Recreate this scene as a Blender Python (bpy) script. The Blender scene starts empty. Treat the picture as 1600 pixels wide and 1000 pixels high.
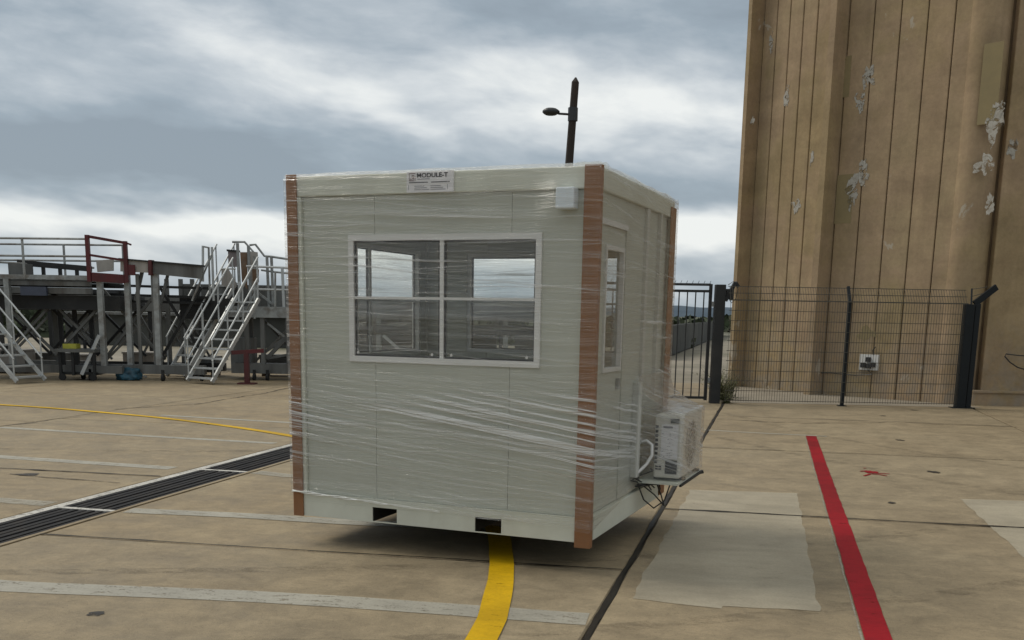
import bpy, bmesh, math, random
from mathutils import Vector, Matrix, noise
random.seed(7)
R = math.radians
S = bpy.context.scene
C = S.collection

# ------------------------------------------------------------------ camera
PITCH, ROLL, CAMH = 0.1913, 0.0169, 1.7
cd = bpy.data.cameras.new('camera'); cam = bpy.data.objects.new('camera', cd); C.objects.link(cam)
cd.sensor_width = 36; cd.lens = 36; cd.shift_y = 0.1875
cd.clip_start = 0.05; cd.clip_end = 20000
fw = Vector((0, math.cos(PITCH), -math.sin(PITCH))); rt = Vector((1, 0, 0)); up = rt.cross(fw)
R2 = rt*math.cos(ROLL) + up*math.sin(ROLL); U2 = up*math.cos(ROLL) - rt*math.sin(ROLL)
cam.matrix_world = Matrix(((R2.x, U2.x, -fw.x, 0), (R2.y, U2.y, -fw.y, 0), (R2.z, U2.z, -fw.z, CAMH), (0, 0, 0, 1)))
S.camera = cam
S.render.resolution_x = 1600; S.render.resolution_y = 1000
CP = Vector((0, 0, CAMH))
def ray(x, y): return fw + R2*((x-800)/1600) - U2*((y-800)/1600)
def gnd(x, y, z=0.0):                       # photo point -> place on the ground
    d = ray(x, y); return CP + d*((z-CAMH)/d.z)
def at(x, y, Y):                            # photo point -> place at distance Y
    d = ray(x, y); return CP + d*(Y/d.y)
def on_plane(x, y, p, n):
    d = ray(x, y); return CP + d*((p-CP).dot(n)/d.dot(n))

# ------------------------------------------------------------------ view, world, sun
S.view_settings.view_transform = 'Standard'; S.view_settings.look = 'None'
S.view_settings.exposure = 0.0; S.view_settings.gamma = 1; S.view_settings.use_curve_mapping = False
S.render.engine = 'CYCLES'
S.cycles.max_bounces = 10; S.cycles.transparent_max_bounces = 24

class NT:
    def __init__(s, nt): s.nt = nt; s.n = nt.nodes; s.l = nt.links
    def node(s, t, **k):
        o = s.n.new(t)
        for a, b in k.items(): setattr(o, a, b)
        return o
    def put(s, sock, v):
        if v is None: return
        if isinstance(v, bpy.types.NodeSocket): s.l.new(v, sock)
        elif isinstance(v, (tuple, list)) and sock.type == 'RGBA' and len(v) == 3: sock.default_value = (*v, 1)
        else: sock.default_value = v
    def m(s, op, a, b=None, c=None, clamp=False):
        o = s.node('ShaderNodeMath', operation=op, use_clamp=clamp)
        s.put(o.inputs[0], a); s.put(o.inputs[1], b); s.put(o.inputs[2], c); return o.outputs[0]
    def vm(s, op, a, b=None):
        o = s.node('ShaderNodeVectorMath', operation=op); s.put(o.inputs[0], a); s.put(o.inputs[1], b)
        return o.outputs[0]
    def sep(s, v):
        o = s.node('ShaderNodeSeparateXYZ'); s.put(o.inputs[0], v); return o.outputs
    def comb(s, x, y, z=0.0):
        o = s.node('ShaderNodeCombineXYZ')
        for i, v in enumerate((x, y, z)): s.put(o.inputs[i], v)
        return o.outputs[0]
    def noise(s, v, scale, detail=4, rough=.55, dist=0.0, col=False):
        o = s.node('ShaderNodeTexNoise'); s.put(o.inputs['Vector'], v); s.put(o.inputs['Scale'], scale)
        s.put(o.inputs['Detail'], detail); s.put(o.inputs['Roughness'], rough); s.put(o.inputs['Distortion'], dist)
        return o.outputs['Color' if col else 'Fac']
    def mr(s, v, a, b, c=0.0, d=1.0, smooth=False):
        o = s.node('ShaderNodeMapRange'); o.clamp = True
        if smooth: o.interpolation_type = 'SMOOTHSTEP'
        for i, q in enumerate((v, a, b, c, d)): s.put(o.inputs[i], q)
        return o.outputs[0]
    def mix(s, f, a, b, bt='MIX'):
        o = s.node('ShaderNodeMix', data_type='RGBA', blend_type=bt)
        s.put(o.inputs[0], f); s.put(o.inputs[6], a); s.put(o.inputs[7], b); return o.outputs[2]
    def ramp(s, f, stops):
        o = s.node('ShaderNodeValToRGB'); e = o.color_ramp.elements
        while len(e) < len(stops): e.new(.5)
        for q, (p, c) in zip(e, stops): q.position = p; q.color = (*c, 1)
        s.put(o.inputs[0], f); return o.outputs[0]
    def bump(s, h, strength=.3, dist=.01):
        o = s.node('ShaderNodeBump'); s.put(o.inputs['Height'], h)
        o.inputs['Strength'].default_value = strength; o.inputs['Distance'].default_value = dist
        return o.outputs[0]

w = bpy.data.worlds.new('World'); S.world = w; w.use_nodes = True
t = NT(w.node_tree); t.n.clear()
out = t.node('ShaderNodeOutputWorld'); bg = t.node('ShaderNodeBackground'); t.l.new(bg.outputs[0], out.inputs[0])
SUN_EL, SUN_AZ = R(50), R(-66)              # azimuth from +Y towards +X: behind the cabin, to the left
sky = t.node('ShaderNodeTexSky', sky_type='NISHITA'); sky.sun_disc = False
sky.sun_elevation = SUN_EL; sky.sun_rotation = SUN_AZ
tc = t.node('ShaderNodeTexCoord').outputs['Generated']
dv = t.vm('NORMALIZE', tc); x_, y_, z_ = t.sep(dv)
az = t.m('ARCTAN2', x_, y_); el = t.m('ARCSINE', z_)
zc = t.m('ADD', t.m('MAXIMUM', z_, 0.0), 0.10)
flat = t.comb(t.m('DIVIDE', x_, zc), t.m('DIVIDE', y_, zc), 0.0)
# shear so the streets of cloud run down to the right as in the photograph
fx, fy, _ = t.sep(flat)
fl2 = t.comb(t.m('ADD', fx, t.m('MULTIPLY', fy, .30)), t.m('MULTIPLY', fy, 1.0), 0.0)
n1 = t.noise(fl2, .55, 6, .52, .25)
n2 = t.noise(t.vm('ADD', fl2, (7.3, 2.1, 0)), 1.7, 5, .55, .3)
azel = t.comb(t.m('MULTIPLY', az, 5.0), t.m('ADD', t.m('MULTIPLY', el, 14.0), t.m('MULTIPLY', az, 1.2)), 0.0)
n3 = t.noise(azel, 1.5, 9, .56, .25)
n4 = t.m('ABSOLUTE', t.m('SUBTRACT', t.noise(t.vm('ADD', azel, (3, 8, 0)), 1.5, 7, .58, .2), .5))
wn = t.noise(azel, .8, 4, .55, 0.0)
wn2 = t.noise(t.vm('ADD', azel, (11, 5, 0)), .9, 4, .55, 0.0)
azw = t.m('ADD', az, t.m('MULTIPLY', t.m('SUBTRACT', wn, .5), .30))
elw = t.m('ADD', el, t.m('MULTIPLY', t.m('SUBTRACT', wn2, .5), .09))
b = t.m('ADD', .36, t.m('MULTIPLY', t.m('SUBTRACT', n1, .5), .34))
b = t.m('ADD', b, t.m('MULTIPLY', t.m('SUBTRACT', n2, .5), .15))
b = t.m('ADD', b, t.m('MULTIPLY', t.m('SUBTRACT', n3, .5), 1.0))
b = t.m('ADD', b, t.m('MULTIPLY', t.m('SUBTRACT', n4, .09), .5))
def blob(px, py, sx, sy, amp, tilt=0.0):    # broad bright and dark cloud masses seen in the photograph
    d = ray(px, py).normalized(); a0 = math.atan2(d.x, d.y); e0 = math.asin(d.z)
    da = t.m('SUBTRACT', azw, a0); de = t.m('SUBTRACT', elw, e0)
    de = t.m('ADD', de, t.m('MULTIPLY', da, tilt))
    q = t.m('ADD', t.m('POWER', t.m('ABSOLUTE', t.m('DIVIDE', da, sx)), 2.0), t.m('POWER', t.m('ABSOLUTE', t.m('DIVIDE', de, sy)), 2.0))
    return t.m('MULTIPLY', t.m('EXPONENT', t.m('MULTIPLY', q, -1.0)), amp)
for a in [(150, 342, .32, .018, .42), (600, 365, .5, .018, .26), (1100, 375, .35, .028, .48), (650, 395, .9, .018, .08),
          (600, 185, .16, .030, .34, .35), (790, 125, .12, .026, .42, .2), (1090, 195, .15, .030, .42), (1000, 110, .14, .03, .25),
          (60, 110, .14, .030, .22, .2), (420, 110, .18, .030, .25, .3), (280, 125, .22, .03, .20, .3), (850, 190, .12, .02, .18),
          (150, 55, .12, .040, -.30, .2), (1010, 45, .20, .030, -.22), (330, 250, .30, .036, -.26), (800, 255, .34, .030, -.16),
          (60, 240, .2, .04, -.22), (500, 180, .14, .02, -.16, .5), (1080, 310, .2, .02, -.2), (560, 60, .2, .03, .10)]:
    b = t.m('ADD', b, blob(*a))
cloud = t.ramp(b, [(0.0, (.29, .345, .395)), (.22, (.345, .41, .465)), (.45, (.485, .54, .585)), (.68, (.68, .72, .74)), (.95, (.90, .92, .90))])
# overcast sky: brighter overhead than at the horizon
lift = t.mr(z_, .28, .95, 1.0, 1.45, True)
cloud = t.mix(t.mr(z_, .28, .7, 0, .85, True), cloud, (.60, .60, .57))   # unseen cloud overhead tinted neutral, so the light falls less blue
cloud = t.mix(1.0, cloud, t.comb(lift, lift, lift), 'MULTIPLY')
cl10 = t.mix(1.0, cloud, (10., 10., 10.), 'MULTIPLY')
fin = t.mix(.93, sky.outputs[0], cl10)
t.put(bg.inputs[0], fin); bg.inputs[1].default_value = 0.1

sd = bpy.data.lights.new('sun', 'SUN'); sd.energy = 1.6; sd.angle = R(22); sd.color = (1, .93, .82)
so = bpy.data.objects.new('sun', sd); C.objects.link(so)
sv = Vector((math.sin(SUN_AZ)*math.cos(SUN_EL), math.cos(SUN_AZ)*math.cos(SUN_EL), math.sin(SUN_EL)))
so.rotation_euler = sv.to_track_quat('Z', 'Y').to_euler()

# ------------------------------------------------------------------ helpers
def tag(o, label=None, cat=None, group=None, kind=None):
    if label: o['label'] = label
    if cat: o['category'] = cat
    if group: o['group'] = group
    if kind: o['kind'] = kind
    return o
def thing(name, label, cat, loc=(0, 0, 0), rz=0, group=None):
    o = bpy.data.objects.new(name, None); C.objects.link(o); o.location = loc; o.rotation_euler.z = rz
    o.empty_display_size = .2
    return tag(o, label, cat, group)

class MB:
    def __init__(s, off=(0, 0, 0)): s.v = []; s.f = []; s.o = Vector(off)
    def add(s, vs, fs):
        k = len(s.v); s.v += [Vector(q)-s.o for q in vs]; s.f += [tuple(i+k for i in f) for f in fs]; return s
    def box(s, a, b, bev=0.0):
        (x0, y0, z0), (x1, y1, z1) = a, b
        x0, x1 = min(x0, x1), max(x0, x1); y0, y1 = min(y0, y1), max(y0, y1); z0, z1 = min(z0, z1), max(z0, z1)
        if not bev:
            return s.add([(x0,y0,z0),(x1,y0,z0),(x1,y1,z0),(x0,y1,z0),(x0,y0,z1),(x1,y0,z1),(x1,y1,z1),(x0,y1,z1)],
                         [(3,2,1,0),(4,5,6,7),(0,1,5,4),(1,2,6,5),(2,3,7,6),(3,0,4,7)])
        bm = bmesh.new(); bmesh.ops.create_cube(bm, size=1)
        for v in bm.verts: v.co = Vector((x0+(v.co.x+.5)*(x1-x0), y0+(v.co.y+.5)*(y1-y0), z0+(v.co.z+.5)*(z1-z0)))
        bmesh.ops.bevel(bm, geom=bm.edges[:], offset=bev, segments=2, affect='EDGES', profile=.5)
        bm.verts.index_update()
        s.add([v.co.copy() for v in bm.verts], [[v.index for v in f.verts] for f in bm.faces]); bm.free(); return s
    def bar(s, p, q, wd, ht=None, upv=(0, 0, 1)):      # square section bar between two points
        p, q = Vector(p), Vector(q); d = (q-p).normalized(); u = Vector(upv)
        if abs(d.dot(u)) > .98: u = Vector((0, 1, 0))
        a = d.cross(u).normalized(); c = a.cross(d).normalized(); ht = ht or wd
        vs = [r + a*i*wd/2 + c*j*ht/2 for r in (p, q) for i, j in ((-1,-1),(1,-1),(1,1),(-1,1))]
        return s.add(vs, [(3,2,1,0),(4,5,6,7),(0,1,5,4),(1,2,6,5),(2,3,7,6),(3,0,4,7)])
    def tube(s, pts, r, n=8, cap=True, r2=None):
        pts = [Vector(p) for p in pts]; rings = []; prev = None
        for i, p in enumerate(pts):
            d = (pts[min(i+1, len(pts)-1)]-pts[max(i-1, 0)]).normalized()
            if prev is None:
                u = Vector((0, 0, 1)) if abs(d.z) < .9 else Vector((0, 1, 0)); a = d.cross(u).normalized()
            else: a = (prev - d*prev.dot(d)).normalized()
            prev = a; c = d.cross(a); rr = r if r2 is None else r+(r2-r)*i/(len(pts)-1)
            rings.append([p + a*math.cos(2*math.pi*k/n)*rr + c*math.sin(2*math.pi*k/n)*rr for k in range(n)])
        vs = [v for g in rings for v in g]; fs = []
        for i in range(len(rings)-1):
            for k in range(n): fs.append((i*n+k, i*n+(k+1)%n, (i+1)*n+(k+1)%n, (i+1)*n+k))
        if cap: fs += [tuple(range(n-1, -1, -1)), tuple(range((len(rings)-1)*n, len(rings)*n))]
        return s.add(vs, fs)
    def prism(s, poly, z0, z1):                          # plan polygon extruded upwards
        n = len(poly)
        vs = [(p[0], p[1], z0) for p in poly] + [(p[0], p[1], z1) for p in poly]
        return s.add(vs, [tuple(range(n-1, -1, -1)), tuple(range(n, 2*n))] + [(i, (i+1) % n, n+(i+1) % n, n+i) for i in range(n)])
    def build(s, name, mat, parent=None, smooth=False, kind=None, label=None):
        me = bpy.data.meshes.new(name); me.from_pydata(s.v, [], s.f)
        bm = bmesh.new(); bm.from_mesh(me); bmesh.ops.recalc_face_normals(bm, faces=bm.faces[:]); bm.to_mesh(me); bm.free()
        if smooth: me.shade_smooth()
        me.materials.append(mat); o = bpy.data.objects.new(name, me); C.objects.link(o)
        if parent: o.parent = parent
        if kind: o['kind'] = kind
        if label: o['label'] = label
        return o
def empty_mb(root): return MB(root.location)

def copy_tree(o, parent=None):
    c = o.copy(); C.objects.link(c)
    if parent: c.parent = parent
    for ch in list(o.children): copy_tree(ch, c)
    return c

# ------------------------------------------------------------------ materials
MATS = {}
def mat(name, col, rough=.6, metal=0.0, var=.15, vscale=6.0, dirt=None, dirt_amt=.5, bump=.0, bscale=40.0, spec=.5, streak=False):
    m = bpy.data.materials.new(name); m.use_nodes = True; t = NT(m.node_tree); p = t.n['Principled BSDF']
    pos = t.node('ShaderNodeNewGeometry').outputs['Position']
    rnd = t.node('ShaderNodeObjectInfo').outputs['Random']
    v = pos
    if streak: v = t.vm('MULTIPLY', pos, (1, 1, .12))
    n = t.noise(v, vscale, 5, .6, .3)
    f = t.mr(n, .3, .7, 1-var, 1+var)
    f = t.m('MULTIPLY', f, t.mr(rnd, 0, 1, 1-var*.4, 1+var*.4))
    c = t.mix(1.0, col, t.comb(f, f, f), 'MULTIPLY')
    if dirt:
        dn = t.noise(t.vm('ADD', v, (3.1, 5.7, 1.3)), vscale*.55, 6, .65, .6)
        c = t.mix(t.m('MULTIPLY', t.mr(dn, .48, .68), dirt_amt), c, dirt)
    t.put(p.inputs['Base Color'], c)
    t.put(p.inputs['Roughness'], t.mr(n, .3, .7, max(.02, rough-.08), min(1, rough+.1)))
    p.inputs['Metallic'].default_value = metal; p.inputs['Specular IOR Level'].default_value = spec
    if bump: t.put(p.inputs['Normal'], t.bump(t.noise(pos, bscale, 4, .6), bump, .01))
    MATS[name] = m; return m

M_panel = mat('cabin_panel', (.455, .468, .405), .45, 0, .05, 3, bump=.02, bscale=120)
M_frame = mat('cabin_frame', (.60, .615, .53), .4, 0, .06, 4, (.44, .44, .36), .35)
M_white = mat('white_pvc', (.66, .66, .64), .35, 0, .03)
M_board = mat('cardboard', (.235, .108, .044), .8, 0, .12, 9, (.25, .135, .07), .4, bump=.1, bscale=200)
M_dark = mat('dark_plastic', (.02, .02, .022), .5)
M_inside = mat('cabin_lining', (.095, .095, .09), .6, 0, .05)
M_junction = mat('junction_box_plastic', (.66, .72, .76), .4, 0, .02)
M_sticker = mat('sticker_paper', (.72, .71, .72), .45, 0, .02)
M_ink = mat('black_ink', (.02, .02, .025), .5, 0, .02)
M_inkgrey = mat('grey_ink', (.22, .22, .24), .5, 0, .02)
M_inkred = mat('dark_red_ink', (.12, .05, .05), .5, 0, .02)
M_ac = mat('air_conditioner_casing', (.60, .58, .52), .4, 0, .05)
M_steel = mat('galvanised_steel', (.30, .315, .31), .5, .3, .3, 5, (.13, .10, .075), .75)
M_alu = mat('bare_aluminium', (.48, .50, .50), .4, .4, .12, 5, (.3, .3, .3), .4)
M_greybeam = mat('grey_painted_steel', (.135, .138, .132), .6, .1, .35, 3, (.055, .045, .035), .75, streak=True)
M_blacksteel = mat('black_painted_steel', (.012, .013, .013), .6, 0, .25, 3, (.05, .045, .04), .4)
M_red = mat('dark_red_paint', (.085, .010, .012), .5, 0, .2, 4, (.05, .02, .015), .5)
M_beige = mat('weathered_beige_sheet', (.34, .32, .29), .6, 0, .2, 3, (.14, .12, .11), .7, streak=True)
M_rust = mat('rusty_sheet', (.16, .10, .06), .8, .1, .3, 5, (.22, .2, .17), .6)
M_rubber = mat('black_rubber', (.015, .015, .015), .8)
M_tarp = mat('blue_tarpaulin', (.008, .055, .085), .55, 0, .5, 12, (.01, .02, .03), .6)
M_yellow_box = mat('yellow_plastic', (.42, .40, .05), .5)
M_fence = mat('dark_green_fence_coating', (.008, .011, .013), .5, 0, .2, 5, spec=.25)
M_fencewire = mat('fence_wire', (.08, .072, .055), .5, .3, .2, 5)
M_lampwood = mat('dark_tarred_pole', (.022, .016, .012), .8, 0, .4, 6, (.05, .03, .02), .5, bump=.4, bscale=20)
M_lamphead = mat('lamp_housing', (.02, .022, .024), .45)
M_timber = mat('timber_block', (.09, .06, .035), .8, 0, .25, 8, bump=.3, bscale=60)
M_trunk = mat('white_trunking', (.52, .52, .48), .4, 0, .03)
M_cable = mat('black_cable', (.02, .02, .02), .5)
M_redwhite = mat('red_tape', (.25, .03, .03), .5)

def m_glass(name, tint, refl=.035):
    m = bpy.data.materials.new(name); m.use_nodes = True; t = NT(m.node_tree); t.n.clear()
    o = t.node('ShaderNodeOutputMaterial'); tr = t.node('ShaderNodeBsdfTransparent'); tr.inputs[0].default_value = (*tint, 1)
    g = t.node('ShaderNodeBsdfGlossy'); g.inputs['Roughness'].default_value = .02
    fr = t.node('ShaderNodeLayerWeight'); fr.inputs[0].default_value = .5
    f = t.m('ADD', t.m('MULTIPLY', t.m('POWER', fr.outputs['Facing'], 5.0), .9), refl)
    mx = t.node('ShaderNodeMixShader'); t.put(mx.inputs[0], f); t.l.new(tr.outputs[0], mx.inputs[1]); t.l.new(g.outputs[0], mx.inputs[2])
    t.l.new(mx.outputs[0], o.inputs[0]); return m
M_glass = m_glass('window_glass', (.97, .98, .975))

# concrete of the apron: tan, brushed, stained, each slab with its own tone
def m_concrete():
    m = bpy.data.materials.new('apron_concrete'); m.use_nodes = True; t = NT(m.node_tree); p = t.n['Principled BSDF']
    pos = t.node('ShaderNodeNewGeometry').outputs['Position']; rnd = t.node('ShaderNodeObjectInfo').outputs['Random']
    mp = t.node('ShaderNodeMapping'); mp.inputs['Rotation'].default_value = (0, 0, R(11.5)); t.put(mp.inputs['Vector'], pos)
    q = mp.outputs[0]
    big = t.noise(q, .35, 5, .6, .4); mid = t.noise(q, 2.2, 6, .62, .5); fine = t.noise(q, 38, 4, .7); grit = t.noise(q, 170, 3, .7)
    br = t.noise(t.vm('MULTIPLY', q, (.9, 26, 1)), 1.0, 5, .6, .2)
    br2 = t.noise(t.vm('MULTIPLY', q, (.45, 7, 1)), 1.0, 5, .6, .3)
    c = t.ramp(big, [(.25, (.222, .170, .100)), (.5, (.275, .215, .132)), (.75, (.32, .26, .165))])
    rp = t.mr(rnd, 0, 1, 0, .45); c = t.mix(rp, c, (.265, .22, .148))
    f = t.m('MULTIPLY', t.mr(mid, .25, .75, .72, 1.18), t.mr(fine, .25, .75, .88, 1.12))
    f = t.m('MULTIPLY', f, t.mr(br, .25, .75, .965, 1.03)); f = t.m('MULTIPLY', f, t.mr(br2, .25, .75, .93, 1.05))
    f = t.m('MULTIPLY', f, t.mr(grit, .3, .7, .74, 1.26)); mid2 = t.noise(q, 7.5, 6, .68, .8); f = t.m('MULTIPLY', f, t.mr(mid2, .3, .7, .84, 1.14))
    sv_ = t.node('ShaderNodeTexVoronoi'); t.put(sv_.inputs['Vector'], q); sv_.inputs['Scale'].default_value = 26; f = t.m('MULTIPLY', f, t.mr(sv_.outputs['Distance'], .05, .16, .62, 1.0))
    c = t.mix(1.0, c, t.comb(f, f, f), 'MULTIPLY')
    # damp and oil stains, pale scuffs, small pits
    st = t.noise(t.vm('ADD', q, (4, 9, 0)), .8, 7, .7, .8); c = t.mix(t.mr(st, .56, .72, 0, .42), c, (.105, .078, .048))
    sc = t.noise(t.vm('MULTIPLY', t.vm('ADD', q, (1, 3, 0)), (1.2, 6, 1)), 2.5, 6, .75, 1.2); c = t.mix(t.mr(sc, .63, .74, 0, .5), c, (.38, .31, .20))
    pt = t.node('ShaderNodeTexVoronoi'); t.put(pt.inputs['Vector'], q); pt.inputs['Scale'].default_value = 3.1
    pm = t.m('MULTIPLY', t.mr(pt.outputs['Distance'], .015, .035, 1, 0), t.mr(mid, .5, .6)); c = t.mix(t.m('MULTIPLY', pm, .8), c, (.05, .04, .03))
    t.put(p.inputs['Base Color'], c); t.put(p.inputs['Roughness'], t.mr(mid, .3, .7, .62, .85)); p.inputs['Specular IOR Level'].default_value = .35
    h = t.m('ADD', t.m('MULTIPLY', mid2, .7), t.m('MULTIPLY', grit, .5)); t.put(p.inputs['Normal'], t.bump(h, .45, .006))
    return m
M_conc = m_concrete()
def m_paint(name, col, wear, cover=1.0, wscale=7.0, under=None, rough=.6, spec=.35, dirt=0.0):
    m = bpy.data.materials.new(name); m.use_nodes = True; t = NT(m.node_tree); p = t.n['Principled BSDF']
    pos = t.node('ShaderNodeNewGeometry').outputs['Position']
    mp = t.node('ShaderNodeMapping'); mp.inputs['Rotation'].default_value = (0, 0, R(11.5)); t.put(mp.inputs['Vector'], pos)
    q = mp.outputs[0]
    a = t.noise(t.vm('MULTIPLY', q, (1, 2.6, 1)), wscale, 8, .7, .5); g = t.noise(q, 60, 4, .7); b2 = t.noise(q, 1.3, 4, .6)
    f = t.m('MULTIPLY', t.mr(a, .25, .75, .82, 1.1), t.mr(g, .3, .7, .88, 1.1)); f = t.m('MULTIPLY', f, t.mr(b2, .35, .65, .82, 1.08))
    cc_ = t.mix(1.0, col, t.comb(f, f, f), 'MULTIPLY')
    if dirt: cc_ = t.mix(t.mr(t.noise(q, .55, 6, .65, .4), .45, .65, 0, dirt), cc_, tuple(v*.42+.004 for v in col))
    t.put(p.inputs['Base Color'], cc_)
    al = t.m('MULTIPLY', t.mr(t.m('ADD', t.m('MULTIPLY', a, .7), t.m('MULTIPLY', g, .3)), wear-.05, wear+.05, 0, 1), cover)
    t.put(p.inputs['Alpha'], al); p.inputs['Roughness'].default_value = rough; p.inputs['Specular IOR Level'].default_value = spec
    t.put(p.inputs['Normal'], t.bump(g, .2, .004)); return m
M_yel = m_paint('yellow_road_paint', (.66, .40, .004), .36, spec=.2, dirt=.35)
M_yel2 = m_paint('thin_yellow_road_paint', (.66, .50, .05), .37)
M_redp = m_paint('red_road_paint', (.30, .006, .014), .36, spec=.15, dirt=.75)
M_oldwhite = m_paint('worn_white_paint', (.43, .41, .345), .40, .8)
M_oldwhite2 = m_paint('faded_white_paint', (.41, .385, .315), .42, .65)
M_patch = m_paint('pale_repair_skim', (.52, .47, .36), .34, .6, 2.0)
M_edgewhite = m_paint('white_kerb_paint', (.60, .58, .53), .43, .95, 12)
M_stain = m_paint('oil_stain', (.03, .026, .022), .44, .9, 9)

# ------------------------------------------------------------------ ground
def m_ground():
    m = bpy.data.materials.new('dry_ground'); m.use_nodes = True; t = NT(m.node_tree); p = t.n['Principled BSDF']
    pos = t.node('ShaderNodeNewGeometry').outputs['Position']
    a = t.noise(t.vm('MULTIPLY', pos, (.25, 1, 1)), .11, 7, .6, .4); b = t.noise(pos, 1.4, 6, .7)
    c = t.ramp(a, [(.3, (.10, .10, .062)), (.45, (.20, .18, .135)), (.62, (.30, .265, .21)), (.8, (.22, .2, .14))])
    f = t.mr(b, .25, .75, .7, 1.25); c = t.mix(1.0, c, t.comb(f, f, f), 'MULTIPLY')
    yy = t.sep(pos)[1]                                  # grass and scrub further out, bare hardstanding close by
    c = t.mix(t.mr(yy, 45, 140, 0, .85), c, (.045, .055, .028))
    t.put(p.inputs['Base Color'], c); p.inputs['Roughness'].default_value = .95
    t.put(p.inputs['Normal'], t.bump(b, .5, .05)); return m
g = MB(); g.add([(-6000, -300, -.06), (6000, -300, -.06), (6000, 9000, -.06), (-6000, 9000, -.06)], [(0, 1, 2, 3)])
g.build('ground', m_ground(), kind='structure')

A = R(13.9)                                              # the slab grid is turned by this angle
def ST(s, tt, z=0.0): return Vector((s*math.cos(A)+tt*math.sin(A), -s*math.sin(A)+tt*math.cos(A), z))
M_joint = mat('joint_filler', (.030, .027, .022), .9, 0, .4, 8, (.08, .07, .045), .5)
ap = MB(); ap.add([ST(-20, -6, -.022), ST(14, -6, -.022), ST(14, 27.5, -.022), ST(-20, 27.5, -.022)], [(0, 1, 2, 3)])
apron = ap.build('concrete_apron', M_joint, kind='structure')

def slab(s0, s1, ta, tb, tilt, gap=.010, ga=.018, wr=0.0):
    def edge(p, q, n, sd):
        pts = []
        for i in range(n):
            f = i/n; v = p.lerp(q, f)
            j = (noise.noise(Vector((v.x*1.7+sd, v.y*1.7, sd*3)))*.010 + noise.noise(Vector((v.x*7, v.y*7, sd)))*.007) if i else 0
            d = (q-p).normalized(); pts.append(v + Vector((-d.y, d.x, 0))*j)
        return pts
    T = lambda s, tt: tt + tilt*(s+.87)
    a = ST(s0+gap, T(s0, ta)+ga); b = ST(s1-gap, T(s1, ta)+ga); c = ST(s1-gap, T(s1, tb)-ga); d = ST(s0+gap, T(s0, tb)-ga)
    dz = random.uniform(-.0012, .0012)
    L = edge(a, b, 14, 1)+edge(b, c, 14, 2)+edge(c, d, 14, 3)+edge(d, a, 14, 4); n = len(L)
    m = MB(); cz = (a+b+c+d)/4
    vs = [(p.x, p.y, dz) for p in L] + [(p.x, p.y, -.0215) for p in L]
    inner = [p + (cz-p).normalized()*.012 for p in L]      # worn arris
    vs += [(p.x, p.y, dz+.0) for p in inner]
    vs[:n] = [(p.x, p.y, dz-.010) for p in L]
    fs = [tuple(range(2*n, 3*n))] + [(i, (i+1) % n, n+(i+1) % n, n+i) for i in range(n)] + [(i, (i+1) % n, 2*n+(i+1) % n, 2*n+i) for i in range(n)]
    m.add(vs, fs); m.build('slab', M_conc, apron)
cols = [(-19.8, -15.3, 2.0, .05, .01), (-15.3, -10.6, -.2, .05, .012), (-10.6, -5.955, 4.85, .05, .012), (-5.29, -.87, 2.15, .06, .02),
        (-.87, 3.97, 4.5, .04, .022), (3.97, 8.9, 2.8, .04, .012), (8.9, 13.8, 4.2, .04, .01)]
for s0, s1, t0, tilt, gp in cols:
    tt = t0
    while tt > -2: tt -= 4.6
    while tt < 26.5:
        slab(s0, s1, tt, min(tt+4.6, 27.3), tilt, gp if s0 < -5 or s0 > -2 else .014, .026 if s0 > -2 else .018); tt += 4.6

# trench drain across the apron
M_grate = mat('cast_iron_grate', (.020, .020, .021), .8, 0, .3, 10, (.06, .05, .04), .4, spec=.2)
M_pit = mat('drain_pit', (.008, .008, .008), .9)
drain = MB(); drain.add([ST(-5.955, -4, -.0205), ST(-5.29, -4, -.0205), ST(-5.29, 26, -.0205), ST(-5.955, 26, -.0205)], [(0, 1, 2, 3)])
dr = drain.build('trench_drain', M_pit); tag(dr, 'long trench drain with dark iron grates and white edges crossing the concrete', 'drain')
for sa, sb in ((-5.952, -5.86), (-5.335, -5.293)):
    m = MB(); N = 60
    for i in range(N):
        ta, tb = -4+i*.5, -4+(i+1)*.5; k = lambda q: noise.noise(Vector((q*3.1, sa, 0)))*.008
        v = [ST(sa+k(ta), ta, -.02), ST(sb, ta, -.02), ST(sb, tb, -.02), ST(sa+k(tb), tb, -.02)]
        v2 = [p+Vector((0, 0, .021)) for p in v]; m.add(v+v2, [(4,5,6,7),(0,1,5,4),(1,2,6,5),(2,3,7,6),(3,0,4,7)])
    m.build('drain_edging', M_edgewhite if sa < -5.9 else M_conc, dr)
for px, py in ((76, 790), (310, 732)):
    pass
tg = gnd(76, 791); t_a = tg.x*math.sin(A)+tg.y*math.cos(A); tg = gnd(312, 733); t_b = tg.x*math.sin(A)+tg.y*math.cos(A)
per = t_b-t_a
gr0 = None
def grate_mb(L):
    m = MB(); a, b = -5.86, -5.335; wd = b-a
    for k in range(7):                                     # long ribs
        s_ = a+.02+k*(wd-.04)/6; v = [ST(s_-.026, 0, -.020), ST(s_+.026, 0, -.020), ST(s_+.026, L, -.020), ST(s_-.026, L, -.020)]
        v2 = [p+Vector((0, 0, .018 if k not in (2, 4) else .021)) for p in v]; m.add(v+v2, [(4,5,6,7),(0,1,5,4),(1,2,6,5),(2,3,7,6),(3,0,4,7)])
    n = int(L/.12)
    for i in range(n+1):                                   # cross ribs
        q = i*L/n; v = [ST(a, q-.012, -.020), ST(b, q-.012, -.020), ST(b, q+.012, -.020), ST(a, q+.012, -.020)]
        v2 = [p+Vector((0, 0, .010)) for p in v]; m.add(v+v2, [(4,5,6,7),(0,1,5,4),(1,2,6,5),(2,3,7,6),(3,0,4,7)])
    return m
gl = per-.07
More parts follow.
